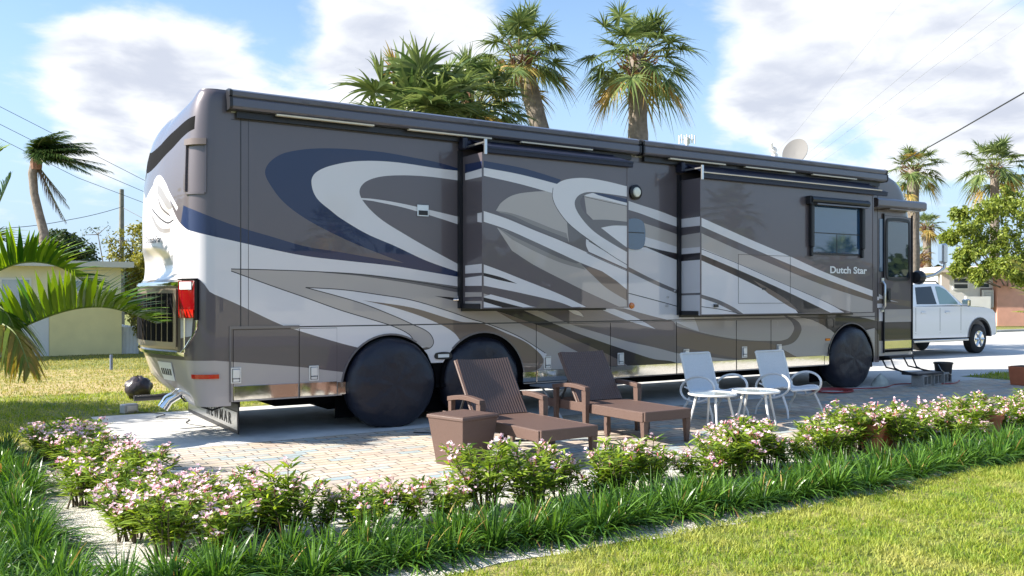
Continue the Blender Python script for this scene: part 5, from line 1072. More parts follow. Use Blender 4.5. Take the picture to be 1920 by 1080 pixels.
# windblown feather palm
MFE = leafmat('feather_palm_leaf', (.02, .06, .015), (.09, .13, .03), .4, .25); MAR = leafmat('areca_leaf', (.03, .10, .012), (.20, .30, .03), .35, .3)
def frond(mb, base, dirv, length, nl, ll, lw, sag, wind=None, g=nr, mi=0, vee=.5, stalk=None, tipf=.35, r=.018, droopl=.35):
    base = np.array(base, float); d = unit(np.array([dirv], float))[0]; n = 18; s = np.linspace(0, 1, n); wind = np.zeros(3) if wind is None else np.array(wind)
    c = base+d*length*s[:, None]; c[:, 2] -= sag*s**2; c = c+wind*(s**1.8)[:, None]
    (stalk or mb).tube([tuple(p) for p in c], [r*(1-.8*t)+.002 for t in s], 5, cap=False)
    T = unit(np.gradient(c, axis=0)); q = np.linspace(.12, .995, nl); pos = np.stack([np.interp(q, s, c[:, k]) for k in range(3)], 1); tg = unit(np.stack([np.interp(q, s, T[:, k]) for k in range(3)], 1))
    for sg in (-1, 1):
        sd = unit(np.cross(tg, [0, 0, 1.0]))*sg; up = np.cross(sd*sg, tg); D = unit(sd*.85+tg*(.35+.75*q)[:, None]+up*vee+wind*.25+g.normal(size=(nl, 3))*.07)
        Ls = ll*(.45+.75*np.sin(np.pi*np.clip(q*.85+.12, 0, 1)))*(1-.3*q**4)*g.uniform(.85, 1.1, nl); Sd = unit(np.cross(D, up)+g.normal(size=(nl, 3))*.15)
        v, f = blades(pos, D, Sd, Ls, lw, Ls*droopl, 4, [.6, 1, .85, .5, .05]); mb.add(v, f, mi)
def fpath(mb, c, nl, ll, lw, g, mi, vee, st, r, dl):
    n = len(c); s = np.linspace(0, 1, n); st.tube([tuple(p) for p in c], [r*(1-.8*t)+.002 for t in s], 5, cap=False)
    T = unit(np.gradient(c, axis=0)); q = np.linspace(.10, .995, nl); pos = np.stack([np.interp(q, s, c[:, k]) for k in range(3)], 1); tg = unit(np.stack([np.interp(q, s, T[:, k]) for k in range(3)], 1))
    for sg in (-1, 1):
        sd = unit(np.cross(tg, [0, 0, 1.0]))*sg; up = np.cross(sd*sg, tg); D = unit(sd*.75+tg*(.35+.75*q)[:, None]+up*vee+g.normal(size=(nl, 3))*.07)
        Ls = ll*(.45+.75*np.sin(np.pi*np.clip(q*.85+.12, 0, 1)))*(1-.45*q**4)*g.uniform(.85, 1.1, nl); Sd = unit(np.cross(D, up)+g.normal(size=(nl, 3))*.15)
        v, f = blades(pos, D, Sd, Ls, lw, Ls*dl, 4, [.6, 1, .85, .5, .05]); mb.add(v, f, mi)
def coco():
    tp = at(68, 297, 28); bs = at(84, 440, 28); t = thing('coconut_palm', 'tall windblown coconut palm at the far left, its fronds swept to the right', 'palm', (bs.x+.15, bs.y-.1, 0)); o = Vector(t.location); loc = tp-o
    R3 = np.array([sT, -cT, 0]); mb = MB(); g = np.random.RandomState(4); st = MB()
    for i in range(30):
        a = g.uniform(-1.4, 1.4); e = g.uniform(.15, 1.3); d = R3*math.cos(a)*math.cos(e)+np.array([cT, sT, 0])*math.sin(a)*math.cos(e)+np.array([0, 0, math.sin(e)]); frond(mb, loc, d, g.uniform(1.0, 1.7), 48, .46, .035, .40, R3*g.uniform(.3, .9)+np.array([0, 0, -g.uniform(0, .5)]), g, 0, .1, st, r=.02)
    for i in range(4): d = R3*g.uniform(.3, .6)+np.array([0, 0, -.8]); frond(mb, loc+Vector((0, 0, -.15)), d, g.uniform(1.2, 1.9), 26, .22, .03, .1, R3*.15, g, 1, .0, st, r=.02, droopl=1.0)
    mb.build('crown', [MFE, mat('dead_frond', (.20, .14, .11), .8)], t); st.build('leaf_stalks', bpy.data.materials['stalk'], t)
    mb = MB(); n = 12; pts = []
    lp = [at(px, py, 28)-o for px, py in ((68, 297), (61, 325), (64, 362), (73, 400), (82, 435))]
    lp = [Vector((0, 0, 0)), Vector((lp[-1].x*.5, lp[-1].y*.5, 1.6))]+lp[::-1]; mb.tube([tuple(p) for p in lp], [.24, .18, .14, .125, .12, .13, .14], 12); mb.build('trunk', MTR, t, smooth='all')
    mb = MB(); mb.tube([tuple(loc+Vector((0, 0, -.35))), tuple(loc+Vector((0, 0, -.1))), tuple(loc+Vector((.02, 0, .15)))], [.16, .18, .08], 10); mb.build('crown_fibre', MBT, t)
coco()
def areca():
    t = thing('areca_palm', 'bushy bright green palm leaning in from the left edge over the lawn', 'palm', (-2.35, .35, 0)); g = np.random.RandomState(8); mb = MB(); st = MB(); o = np.array(t.location)
    def fr(path, nl, ll, lw=.05, mi=0, vee=.6, dl=.3):
        P_ = [np.array(at(*p))-o for p in path]; c = np.array([np.array(q) for q in zip(*[np.interp(np.linspace(0, 1, 20), np.linspace(0, 1, len(P_)), [p[k] for p in P_]) for k in range(3)])])
        for _ in range(6): c[1:-1] = (c[:-2]+2*c[1:-1]+c[2:])/4
        fpath(mb, c, nl, ll, lw, g, mi, vee, st, .013, dl)
    fr([(-60, 665, 9.3), (40, 612, 9.2), (130, 577, 9.1), (210, 572, 9.0), (292, 606, 8.9)], 52, .62, .058, 0, .75, .15)
    fr([(-80, 560, 9.2), (0, 502, 9.2), (55, 487, 9.2), (120, 498, 9.1), (178, 545, 9.1)], 44, .52, .05, 0, .8, .12)
    fr([(-70, 640, 9.0), (-10, 600, 8.9), (30, 620, 8.8), (55, 690, 8.7)], 40, .34, .045, 1, .0, .8); fr([(-60, 600, 9.1), (-20, 560, 9.1), (20, 590, 9), (40, 670, 9)], 40, .38, .045, 0, .1, .8)
    fr([(-120, 600, 9.4), (-60, 480, 9.4), (-10, 400, 9.5), (20, 330, 9.6)], 40, .42, .04, 0, .3); fr([(-150, 500, 9.4), (-80, 380, 9.4), (-25, 300, 9.5), (5, 280, 9.6)], 40, .42, .04, 0, .3)
    fr([(-120, 560, 9.6), (-60, 470, 9.6), (-5, 440, 9.6), (35, 470, 9.7)], 36, .42, .04, 0, .4)
    for i in range(16):
        a = g.uniform(1.2, 5.2); e = g.uniform(.5, 1.2); frond(mb, (g.uniform(-.2, .2)-.2, g.uniform(-.2, .2), .5), (math.cos(a)*math.cos(e), math.sin(a)*math.cos(e), math.sin(e)), g.uniform(1.6, 2.3), 34, .45, .035, .7, None, g, 0, .5, st, r=.014)
    mb.build('fronds', [MAR, leafmat('browning_areca', (.12, .20, .02), (.32, .22, .05), .5, .3)], t); st.build('leaf_stalks', mat('areca_stalk', (.16, .20, .03), .5), t)
    mb = MB()
    for i in range(6): a = i*1.05; mb.tube([(math.cos(a)*.15, math.sin(a)*.15, 0), (math.cos(a)*.2-.05, math.sin(a)*.2, .9)], .035, 8)
    mb.build('canes', mat('cane', (.25, .22, .08), .5), t, smooth=True)
areca()
def edge_palm():
    o = at(2050, 600, 19); t = thing('areca_palm', 'yellow green palm frond tips at the right edge beside the road', 'palm', (o.x, o.y, 0)); g = np.random.RandomState(18); mb = MB(); st = MB()
    for (px, py, e) in ((1900, 490, .3), (1905, 540, .4), (1908, 585, .5), (1930, 450, .3), (1960, 420, .2), (2100, 400, .2), (2200, 500, .4)):
        a = np.array([0, 0, .7]); b = np.array(at(px, py, 18.5))-np.array([o.x, o.y, 0]); b2 = b+np.array([0, 0, e]); frond(mb, a, b2-a, float(np.linalg.norm(b2-a)), 30, .45, .045, e, None, g, 0, .4, st)
    mb.build('fronds', leafmat('yellow_areca', (.16, .22, .03), (.42, .36, .05), .45, .3), t); st.build('leaf_stalks', bpy.data.materials['areca_stalk'], t); mb = MB()
    for i in range(5): mb.tube([(math.cos(i)*.1, math.sin(i)*.1, 0), (math.cos(i)*.15, math.sin(i)*.15, .9)], .04, 8)
    mb.build('canes', bpy.data.materials['cane'], t)
edge_palm()
# ---------------------------------------------------------------- broadleaf trees and bushes
MB1 = leafmat('broad_leaf', (.08, .13, .015), (.27, .31, .05), .5, .3); MB2 = leafmat('dark_broad_leaf', (.025, .045, .012), (.06, .09, .02), .5, .2); MBY = leafmat('olive_leaf', (.12, .13, .02), (.32, .30, .05), .5, .3); MW_ = mat('bark', (.13, .10, .075), .9, noise=.3, nscale=8, bump=.8, bscale=15)
def tree(name, label, base, clumps, nleaf, ls, m, trunk, cat='tree', group=None, seed=1, tr=.12, bare=0):
    g = np.random.RandomState(seed); t = thing(name, label, cat, base, 0, group); C_ = []; mb = MB(); st = MB(); fork = Vector(trunk)
    if tr: st.tube([(0, 0, 0), tuple(fork*.5+Vector((.03, .02, 0))), tuple(fork)], [tr*1.3, tr, tr*.8], 10)
    for (cx, cy, cz, r) in clumps:
        c = Vector((cx, cy, cz)); st.tube([tuple(fork), tuple(fork.lerp(c, .5)+Vector((0, 0, -.1*r))), tuple(c)], [max(.012, tr*.55), max(.009, tr*.35), .012], 6, cap=False)
        k = int(nleaf/len(clumps)); sub = max(8, int(k/24)); 
        sc = rvec_(g, sub)*(g.uniform(0, 1, sub)**.45)[:, None]*r*np.array([1, 1, .8])+np.array(c)
        for q in sc[:sub//2]: st.tube([tuple(c), tuple(q)], [.014, .005], 4, cap=False)
        idx = g.randint(0, sub, k); P0 = sc[idx]+rvec_(g, k)*(g.uniform(0, 1, k)**.6)[:, None]*r*.26
        C_.append(P0)
    P0 = np.concatenate(C_); n = len(P0); D = unit(rvec_(g, n)+np.array([0, 0, -.15])); Sd = unit(np.cross(D, rvec_(g, n))); L_ = ls*g.uniform(.6, 1.3, n)
    if not bare or nleaf > 200: v, f = blades(P0, D, Sd, L_, ls*.5, L_*.15, 2, [.3, 1, .15]); mb.add(v, f); mb.build('crown', m, t)
    st.build('branches' if not tr else 'trunk', MW_, t, smooth='all')
    return t
def rvec_(g, n): return unit(g.normal(size=(n, 3)))
bs = gnd(1908, 606); tc_ = lambda px, py, d, r: (*(at(px, py, d)-bs), r)
D0 = (bs-Vector((CX, CY, 0))).dot(Vector((cT, sT, 0)))
tree('shade_tree', 'leafy green and rust broadleaf tree in front of the pink house', bs, [tc_(1850, 400, 37, .75), tc_(1885, 375, 38, .7), tc_(1920, 400, 37, .9), tc_(1810, 430, 37, .65), tc_(1840, 460, 37, .75), tc_(1880, 450, 37, .8), tc_(1930, 470, 37, .9), tc_(1812, 478, 37, .5), tc_(1800, 505, 37, .42), tc_(1835, 515, 36.5, .45), tc_(1865, 500, 36.5, .5), tc_(1960, 510, 37, .8), tc_(1890, 500, 36, .55), tc_(1915, 520, 37, .45), tc_(1800, 400, 38, .4), tc_(1950, 420, 38, 1.0), tc_(1780, 445, 38, .4), tc_(1980, 460, 38, 1.0)], 22000, .14, MB1, (-.55, .3, 1.9), seed=3, tr=.10)
tree('shade_tree', 'round leafy tree just outside the left edge that shades the left lawn', (-5.0, 4.9, 0), [(0, 0, 3.0, 1.1), (.8, -.3, 2.7, .9), (-.7, .5, 3.1, 1.0), (.3, .8, 2.6, .9), (-.2, -.9, 2.7, .9)], 9000, .13, MB1, (0, 0, 1.5), seed=77, tr=.12)
d1 = gnd(100, 668); tree('evergreen_tree', 'dark round evergreen treetop behind the yellow house at the left', (1.5, 24.5, 0), [(-.3, 0, 3.0, .8), (.35, 0, 2.9, .8), (0, .4, 3.4, .6), (-.8, .3, 2.4, .7), (.7, .2, 2.3, .7)], 9000, .13, MB2, (0, 0, 1.8), seed=5, tr=.12)
b2 = at(268, 540, 24); tree('shrub', 'yellow green shrub between the yellow house and the motorhome rear', (b2.x+.1, b2.y, 0), [(-.05, 0, 2.4, .45), (.0, .1, 1.9, .5), (-.1, 0, 1.3, .55), (.1, 0, .8, .5)], 5000, .09, MBY, (0, 0, .6), 'shrub', seed=6, tr=.05)
b3 = at(248, 460, 27); tree('sparse_tree', 'thin olive leaved tree behind the yellow house beside the motorhome', (b3.x, b3.y, 0), [(0, 0, 3.2, .7), (.4, .1, 3.6, .5), (-.3, 0, 2.7, .5), (.2, 0, 2.6, .6)], 1500, .11, MBY, (0, 0, 1.8), seed=7, tr=.07)
b3 = at(205, 460, 27); tree('bare_tree', 'nearly leafless twiggy tree behind the roof of the yellow house', (b3.x, b3.y, 0), [(0, 0, 3.1, .6), (-.3, .1, 3.4, .5), (.3, 0, 2.9, .5)], 260, .06, MB2, (0, 0, 1.6), seed=8, tr=.05, bare=1)
g0 = random.Random(9)
for i, (px, d, r, h, k, lb) in enumerate([(1765, 52, 1.5, 2.2, MB1, 'low green tree beyond the truck, left of the pink house'), (1740, 56, 1.3, 2.4, MBY, 'yellow green bush at the foot of the palms beyond the motorhome'), (1800, 62, 1.4, 3.0, MB2, 'dark green tree rising behind the roof of the pink house')]):
    p = at(px, 540, d); tree('background_tree', lb, (p.x, p.y, 0), [(g0.uniform(-1, 1)*r*.6, g0.uniform(-1, 1)*r*.5, h*g0.uniform(.5, 1), r*.6) for _ in range(6)], 5000, .2, k, (0, 0, h*.4), seed=20+i, tr=.1)
# hedge at the pink house
for i in range(5):
    p = gnd(1862+i*24, 604); tree('hedge_bush', 'clipped green bush in the row at the foot of the pink house wall', (p.x, p.y+.6, 0), [(-.35, 0, .35, .42), (.35, 0, .4, .42), (0, 0, .5, .4)], 1500, .09, MB2, (0, 0, .2), 'bush', 'bushes along the pink house', seed=30+i, tr=.03)
# far treeline that closes the horizon all round
g1 = np.random.RandomState(50)
def treeline(label, ring, seed):
    g = np.random.RandomState(seed); mb = MB(); C_ = []
    for (x, y, r, h) in ring:
        n = 420; q = rvec_(g, n)*(g.uniform(0, 1, n)**.33)[:, None]*np.array([r, r, h*.5])+np.array([x, y, h*.5]); C_.append(q)
    P0 = np.concatenate(C_); n = len(P0); D = rvec_(g, n); v, f = blades(P0, D, unit(np.cross(D, rvec_(g, n))), .9, .6, .1, 2, [.3, 1, .2]); mb.add(v, f); o = mb.build('tree_line', MB2); tag(o, label, 'trees', kind='stuff')
ring = [(CX+(100+g1.uniform(-10, 10))*math.cos(a), CY+(100+g1.uniform(-10, 10))*math.sin(a), g1.uniform(3, 5), g1.uniform(3, 5.5)) for a in np.linspace(-.35, 2.5, 110)]
treeline('distant dark line of trees closing the horizon beyond the houses', ring, 51)
# ---- what stands behind the photographer (it shows in the coach's lacquer)
ring = [(x+g1.uniform(-1, 1), -34+g1.uniform(-2, 2), g1.uniform(2, 3.5), g1.uniform(3, 5)) for x in np.arange(-20, 75, 3.2)]
treeline('line of trees behind the lawn across from the motorhome, seen only as a reflection', ring, 52)
fan_palm('fan_palm', (27.9, -19.8, 0), (27.9, -19.8, 5.2), 1.9, 34, 61, 'tall fan palm across the lawn, mirrored in the front slide-out', 'palms across the lawn', (-.5, 0), .2)
fan_palm('fan_palm', (31, -16.5, 0), (31, -16.5, 3.1), 1.5, 30, 62, 'low fan palm across the lawn, mirrored under the front window', 'palms across the lawn', (0, 0), .2)
fan_palm('fan_palm', (13.5, -30, 0), (13.5, -30, 4.6), 1.9, 30, 63, 'fan palm across the lawn, opposite the rear slide-out', 'palms across the lawn', (0, 0), .2)
# ================================================================ BUILDINGS, TRUCK, WIRES
MYE = mat('yellow_siding', (.84, .72, .36), .7, noise=.06, nscale=3); MCR = mat('cream_siding', (.80, .75, .56), .7, noise=.05, nscale=3); MWH = mat('white_siding', (.72, .71, .69), .6, noise=.04, nscale=4); MRF = mat('pale_roof', (.62, .60, .56), .6); MPK = mat('pink_stucco', (.72, .38, .28), .85, noise=.08, nscale=3, bump=.3, bscale=40); MGL = mat('house_window_glass', (.05, .07, .08), .05, spec=.9)
t = thing('mobile_home', 'low yellow mobile home with a flat white roof across the lawn at the left', 'house', (-3.5, 18.2, 0))
mb = MB(); mb.bb(-7.4, 5.55, -2.2, 2.2, .0, 2.30, 0); mb.build('wall', MCR, t)
mb = MB(); mb.bb(4.1-.25, 5.56, -2.235, -2.2005, .02, 1.38, 0); mb.bb(4.1-.25, 5.56, -2.25, -2.2355, 1.36, 1.40, 0)
mb.build('yellow_skirting', MYE, t); mb = MB()
mb.bb(2.6, 3.84, -2.235, -2.2005, .02, 1.38, 0); mb.build('pale_panel', MWH, t)
mb = MB(); mb.bb(-7.7, 5.8, -2.6, 2.5, 2.302, 2.42, 0, ch=.02); mb.bb(-7.7, 5.8, -2.62, -2.601, 2.29, 2.44, 0); mb.build('roof', MRF, t)
for a, b, z0, z1 in ((4.1, 4.95, 1.62, 1.98), (2.75, 3.45, 1.15, 2.0), (.6, 1.8, 1.1, 2.0)):
    mb = MB(); mb.bb(a, b, -2.23, -2.2005, z0, z1); f = mb.build('window', M['white'], t); mb = MB(); mb.bb(a+.05, b-.05, -2.24, -2.2305, z0+.05, z1-.05); mb.build('pane', mat('pale_pane', (.35, .45, .55), .1, spec=.9) if 'pale_pane' not in bpy.data.materials else bpy.data.materials['pale_pane'], f)
mb = MB(); mb.bb(5.58, 6.0, -2.1, 1.2, .0, .72, 0); 
for i in range(5): mb.bb(5.59+i*.085, 5.60+i*.085, -2.115, -2.1005, .02, .70)
o = mb.build('white_shed', MWH); o.location = (-3.5, 18.2, 0); tag(o, 'low white ribbed storage box at the right end of the yellow house', 'shed')
# pink house
o0 = gnd(1750, 611); Zd = (Vector((o0.x-CX, o0.y-CY, 0))).dot(Vector((cT, sT, 0))); K = Zd/F; ang = math.atan2(-cT, sT)
t = thing('pink_house', 'pink and white bungalow with a flat roof beyond the road at the right', 'house', (o0.x, o0.y, 0), ang); lx = lambda px: (px-1750)*K; lz = lambda py: CH-(py-HY)*K
mb = MB(); mb.bb(lx(1758), lx(1862), 0, 7, 0, lz(512), 0); mb.build('white_wall', MWH, t)
mb = MB(); mb.bb(lx(1862), lx(2040), -.4, 7, 0, lz(508), 0); mb.build('pink_wall', MPK, t)
mb = MB(); mb.bb(lx(1748), lx(1864), -.9, 7.4, lz(512)+.003, lz(501), 0, ch=.02); mb.bb(lx(1856), lx(2050), -.9, 7.4, lz(501)+.003, lz(497), 0); mb.bb(lx(1755), lx(1770), -.6, -.45, 0, lz(512), 0)
mb.build('flat_roof', mat('roof_cream', (.62, .52, .45), .7), t)
for a, b, c, d in ((1786, 1816, 543, 520), (1825, 1856, 541, 520)):
    mb = MB(); mb.bb(lx(a), lx(b), -.04, -.001, lz(c), lz(d)); w = mb.build('window', M['white'], t); mb = MB(); mb.bb(lx(a)+.07, lx(b)-.07, -.05, -.0405, lz(c)+.07, (lz(c)+lz(d))/2-.04); mb.bb(lx(a)+.07, lx(b)-.07, -.05, -.0405, (lz(c)+lz(d))/2+.04, lz(d)-.07); mb.build('pane', MGL, w)
mb = MB(); a, b, c, d = lx(1839), lx(1857), lz(576), lz(544); n = 7
for i in range(n+1): mb.bb(a+(b-a)*i/n-.012, a+(b-a)*i/n+.012, -.30, -.12, c, d)
m_ = 11
for i in range(m_+1): mb.bb(a-.012, b+.012, -.29, -.13, c+(d-c)*i/m_-.014, c+(d-c)*i/m_+.014)
mb.bb(a-.05, b+.05, -.10, -.02, 0, d+.1, 1); mb.build('breeze_block_screen', [M['white'], mat('screen_shade', (.25, .22, .2), .9)], t)
mb = MB(); mb.bb(lx(1790), lx(1835), -1.2, -1.0, 0, lz(556), 0); mb.build('low_garden_wall', MWH, t)
# house and fence opposite (mirrored in the lacquer)
t = thing('bungalow', 'pale bungalow with a shallow roof across the lawn, seen only as a reflection', 'house', (33, -26, 0))
mb = MB(); mb.bb(-6, 6, -4, 4, 0, 2.6); mb.build('wall', MWH, t); mb = MB(); mb.prism([(-4.6, 2.6), (4.6, 2.6), (0, 3.9)], lambda p, h: (h, p[0], p[1]), -6.5, 6.5); mb.build('roof', mat('tan_roof', (.35, .28, .22), .8), t)
for x in (-4, -.5, 3): mb = MB(); mb.bb(x-.7, x+.7, 4.002, 4.03, 1, 2.1); mb.build('window', MGL, t)
t = thing('bungalow', 'wide cream bungalow opposite the motorhome rear, seen only as a reflection', 'house', (10, -29, 0))
mb = MB(); mb.bb(-7, 7, -4, 4, 0, 2.5); mb.build('wall', MCR, t); mb = MB(); mb.prism([(-4.6, 2.5), (4.6, 2.5), (0, 3.5)], lambda p, h: (h, p[0], p[1]), -7.5, 7.5); mb.build('roof', bpy.data.materials['tan_roof'], t)
for x in (-4, -.5, 3): mb = MB(); mb.bb(x-.7, x+.7, 4.002, 4.03, 1, 2.1); mb.build('window', MGL, t)
# ---- pickup truck
t = thing('pickup_truck', 'white crew cab pickup truck parked on the driveway beyond the front of the motorhome', 'truck', (19.6, 4.95, .004)); q = lambda x: x-19.6
MTW = mat('truck_white', (.74, .76, .80), .25, coat=1); MTB = mat('trim_black', (.02, .02, .022), .5)
hw = .95; mb = MB()
prof = [(16.8, .55), (16.8, 1.22), (18.55, 1.25), (18.62, 1.27), (20.85, 1.27), (21.2, 1.265), (21.9, 1.23), (22.25, 1.17), (22.36, 1.06), (22.40, .80), (22.40, .55), (22.2, .47)]
def archp(cx, r, n=10): return [(cx+r*math.cos(math.pi*i/n), .45+r*math.sin(math.pi*i/n)*1.0) for i in range(n+1)]
prof = prof+[(p[0], p[1]) for p in archp(21.6, .50)]+[(18.5, .47)]+[(p[0], p[1]) for p in archp(18.0, .50)]+[(17.3, .47)]
pr = [(q(a), b) for a, b in prof]
rows = [(-hw+.03, 1.0), (-hw, 1.0)]
from mathutils.geometry import tessellate_polygon
tri = tessellate_polygon([[Vector((a, b, 0)) for a, b in pr]])
n = len(pr); vs = []
for yy, inset in ((-hw, 0.0), (-hw+.10, 1), (hw-.10, 1), (hw, 0)):
    for a, b in pr: vs.append((a, yy, b+(.018 if inset and b > 1.0 else 0)))
f = [[r*n+i, r*n+(i+1) % n, (r+1)*n+(i+1) % n, (r+1)*n+i] for r in range(3) for i in range(n)]+[list(tr_) for tr_ in tri]+[[3*n+v for v in tr_[::-1]] for tr_ in tri]
mb.add(vs, f); body = mb.build('body', MTW, t, smooth=True, angle=30)
gh = [(18.62, 1.272), (18.78, 1.80), (18.95, 1.86), (19.9, 1.87), (20.15, 1.82), (20.90, 1.30)]
mb = MB(); n = len(gh); vs = []
for yy, ty in ((-hw+.04, -hw+.17), (hw-.04, hw-.17)):
    for a, b in gh: k = (b-1.272)/.6; vs.append((q(a), yy+(ty-yy)*k, b))
mb.add(vs, [list(range(n)), list(range(2*n-1, n-1, -1))]+[[i, n+i, n+(i+1) % n, (i+1) % n] for i in range(n)]); mb.build('cab', MTW, t, bevel=.02)
def sidewin(poly, name, mm, off=.006):
    mb = MB(); vs = []
    for a, b in poly: k = (b-1.272)/.6; vs.append((q(a), -hw+.04+.13*k-off, b))
    for a, b in poly: k = (b-1.272)/.6; vs.append((q(a), -hw+.04+.13*k-off+.004, b))
    n = len(poly); mb.add(vs, [list(range(n)), list(range(2*n-1, n-1, -1))]+[[i, (i+1) % n, n+(i+1) % n, n+i] for i in range(n)]); return mb.build(name, mm, t)
sidewin([(18.86, 1.33), (18.93, 1.76), (19.62, 1.79), (19.72, 1.33)], 'window', mat('dark_tint', (.01, .012, .02), .15, spec=.4))
sidewin([(19.84, 1.33), (19.80, 1.79), (19.98, 1.79), (20.25, 1.70), (20.66, 1.37), (20.66, 1.33)], 'window', mat('greenish_glass', (.16, .26, .25), .05, spec=.9))
mb = MB(); vs = [(q(20.17), -hw+.20, 1.81), (q(20.17), hw-.20, 1.81), (q(20.90), hw-.08, 1.315), (q(20.90), -hw+.08, 1.315)]; mb.add([(a+.01, b, c+.012) for a, b, c in vs], [[0, 1, 2, 3]]); mb.build('windshield', MGL, t)
for a in (18.74, 19.78, 20.72):
    mb = MB(); mb.bb(q(a), q(a)+.012, -hw-.002, -hw+.01, .58, 1.24); mb.build('door_seam', MTB, t)
for a in (18.95, 20.0):
    mb = MB(); mb.bb(q(a), q(a)+.2, -hw-.03, -hw-.001, 1.10, 1.14, 0, ch=.006); mb.build('door_handle', MTW, t)
mb = MB(); mb.bb(q(18.6), q(21.0), -hw-.004, -hw-.0005, .60, .64, 0); mb.build('side_moulding', MTW, t)
mb = MB(); mb.bb(q(18.6), q(21.0), -hw-.06, -hw+.1, .36, .42, 0, ch=.012); mb.build('side_step', M['alu'], t); mb = MB(); mb.bb(q(17), q(22), -hw+.12, hw-.12, .35, .6); mb.build('underbody', MTB, t)
for cx in (18.0, 21.6):
    for sy in (-1, 1):
        mb = MB(); y0 = sy*(hw-.02); mb.lathe([(.22, y0), (.34, y0+sy*.01), (.385, y0-sy*.02), (.39, y0-sy*.10), (.385, y0-sy*.22), (.34, y0-sy*.24)], (q(cx), 0, .39), 32, 0, 'Y'); w = mb.build('wheel', M['rubber'], t, smooth=True, angle=50)
        mb = MB(); mb.lathe([(.225, y0+sy*.004), (.22, y0+sy*.012), (.205, y0-sy*.0), (.20, y0-sy*.06)], (q(cx), 0, .39), 28, 0, 'Y')
        for i in range(6): a = i*math.pi/3; mb.tube([(q(cx)+.04*math.cos(a), y0+sy*.01, .39+.04*math.sin(a)), (q(cx)+.205*math.cos(a), y0+sy*.004, .39+.205*math.sin(a))], [.03, .036], 6)
        mb.build('rim', M['chrome'], w)
        if sy < 0:
            mb = MB(); p = [(q(cx)+.55*math.cos(math.pi*i/14), .45+.52*math.sin(math.pi*i/14)) for i in range(15)]; r_ = [(q(cx)+.49*math.cos(math.pi*i/14), .45+.46*math.sin(math.pi*i/14)) for i in range(15)]
            mb.add([(a, -hw-.02, b) for a, b in p]+[(a, -hw-.02, b) for a, b in r_]+[(a, -hw+.1, b) for a, b in r_], [[i, i+1, 15+i+1, 15+i] for i in range(14)]+[[15+i, 15+i+1, 30+i+1, 30+i] for i in range(14)]); mb.build('wheel_flare', MTB, t)
mb = MB(); mb.bb(q(22.12), q(22.395), -hw-.005, -hw+.35, .92, 1.10, 0, ch=.02); mb.build('headlight', M['clear'], t); mb = MB(); mb.bb(q(22.38), q(22.43), -.6, .6, .72, 1.10, 0, ch=.02); mb.build('grille', M['chrome'], t); mb = MB(); mb.bb(q(22.2), q(22.5), -hw+.02, hw-.02, .48, .70, 0, ch=.04); mb.build('bumper', M['chrome'], t)
mb = MB(); mb.box((q(20.74), -hw-.14, 1.36), (.12, .20, .20), 0, ch=.03); mb.tube([(q(20.72), -hw+.02, 1.30), (q(20.74), -hw-.1, 1.32)], .02, 6); mb.build('door_mirror', M['chrome'], t)
mb = MB(); mb.tube([(q(18.9), -hw+.25, 1.86), (q(18.95), -hw+.25, 1.92), (q(20.0), -hw+.25, 1.92), (q(20.1), -hw+.25, 1.85)], .02, 6); mb.build('roof_rail', MTB, t)
# ---- poles, wires, tower
p = at(228, 520, 45); t = thing('utility_pole', 'plain grey wooden utility pole behind the yellow house', 'utility pole', (p.x, p.y, 0)); mb = MB(); zt = CH+(HY-355)/F*45; mb.tube([(0, 0, 0), (0, 0, zt*.5), (0, 0, zt)], [.15, .13, .11], 10); mb.build('pole_shaft', mat('pole_wood', (.20, .19, .17), .9, noise=.2, nscale=6), t, smooth=True)
mb = MB(); mb.tube([(-.0, -.13, CH+(HY-388)/F*45), (0, .13, CH+(HY-388)/F*45)], .03, 6); mb.build('wire_bracket', M['steel'], t)
def wire(label, pts, r, sag=0, grp='overhead wires left of the motorhome', wm=None):
    P_ = [at(*p) for p in pts]; mb = MB(); out = []
    for a, b in zip(P_, P_[1:]):
        for i in range(10): s = i/10; v = a.lerp(b, s); v.z -= sag*4*s*(1-s); out.append(tuple(v))
    out.append(tuple(P_[-1])); mb.tube(out, r, 5); o = mb.build('overhead_wire', wm or M['cable']); tag(o, label, 'wire', grp)
wire('highest of the overhead wires left of the motorhome', [(-200, 100, 38), (0, 200, 40), (290, 348, 44), (700, 520, 52)], .012)
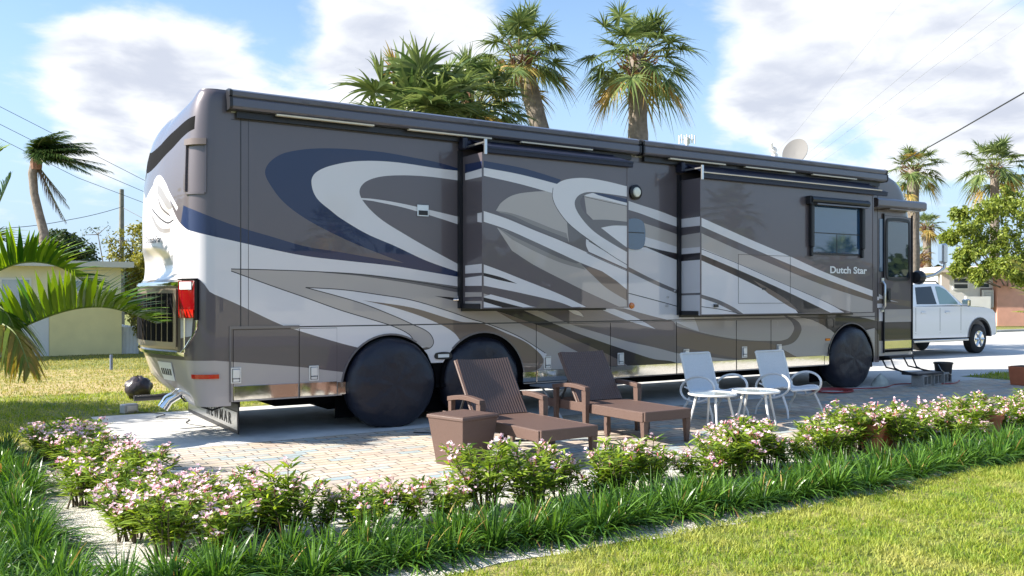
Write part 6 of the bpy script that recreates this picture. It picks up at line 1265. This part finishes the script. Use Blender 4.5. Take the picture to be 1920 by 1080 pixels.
wire('middle overhead wire left of the motorhome', [(-200, 134, 38), (0, 233, 40), (145, 306, 42), (290, 368, 44), (700, 530, 52)], .012)
wire('lower overhead wire crossing the palm trunk left of the motorhome', [(-200, 160, 38), (0, 260, 40), (145, 333, 43), (290, 388, 46), (700, 540, 54)], .012)
wire('lowest wire running up to the bracket of the wooden pole', [(-150, 440, 36), (20, 427, 39), (130, 412, 42), (228, 388, 45)], .014, .05)
wire('short wire dropping right from the bracket of the wooden pole', [(228, 388, 45), (290, 421, 43), (600, 520, 40)], .014, .0)
G_ = 'overhead wires above the front of the motorhome'
wire('thick dark service cable rising to the upper right corner', [(1690, 305, 30), (1800, 243, 24), (1925, 171, 20), (2200, 20, 16)], .018, 0, G_)
wire('leftmost thin wire in the sky above the dish', [(1440, 300, 60), (1495, 245, 58), (1700, -8, 50)], .007, 0, G_, M['wirem'])
wire('second thin wire in the sky right of the dish', [(1450, 345, 60), (1510, 292, 58), (1870, -6, 44)], .009, 0, G_, M['wirem'])
wire('third thin wire in the sky right of the dish', [(1470, 335, 60), (1530, 291, 58), (1925, -6, 42)], .009, 0, G_, M['wirem'])
wire('rightmost thin wire in the sky right of the dish', [(1490, 330, 60), (1545, 300, 58), (1930, 36, 44)], .006, 0, G_, M['wirem'])
p = at(1288, 300, 150); t = thing('cell_tower', 'top of a distant white cell tower peeping over the motorhome roof', 'cell tower', (p.x, p.y, 0)); mb = MB(); zz = CH+(HY-262)/F*150; mb.tube([(0, 0, 0), (0, 0, zz+.4)], [.7, .3], 8); mb.build('mast', M['offw'], t)
mb = MB(); mb.tube([(-1.3*sT, 1.3*cT, zz), (1.3*sT, -1.3*cT, zz)], .07, 6); mb.tube([(-1.0*cT, -1.0*sT, zz), (1.0*cT, 1.0*sT, zz)], .07, 6); mb.build('antenna_frame', M['alu'], t)
for i in range(7): u = -1.3+2.6*i/6; mb = MB(); mb.bb(-.09, .09, -.09, .09, -.7, .7); mb.build('antenna_panel', M['white'], t, loc=(u*sT, -u*cT, zz+(.15 if i % 2 else 0)))
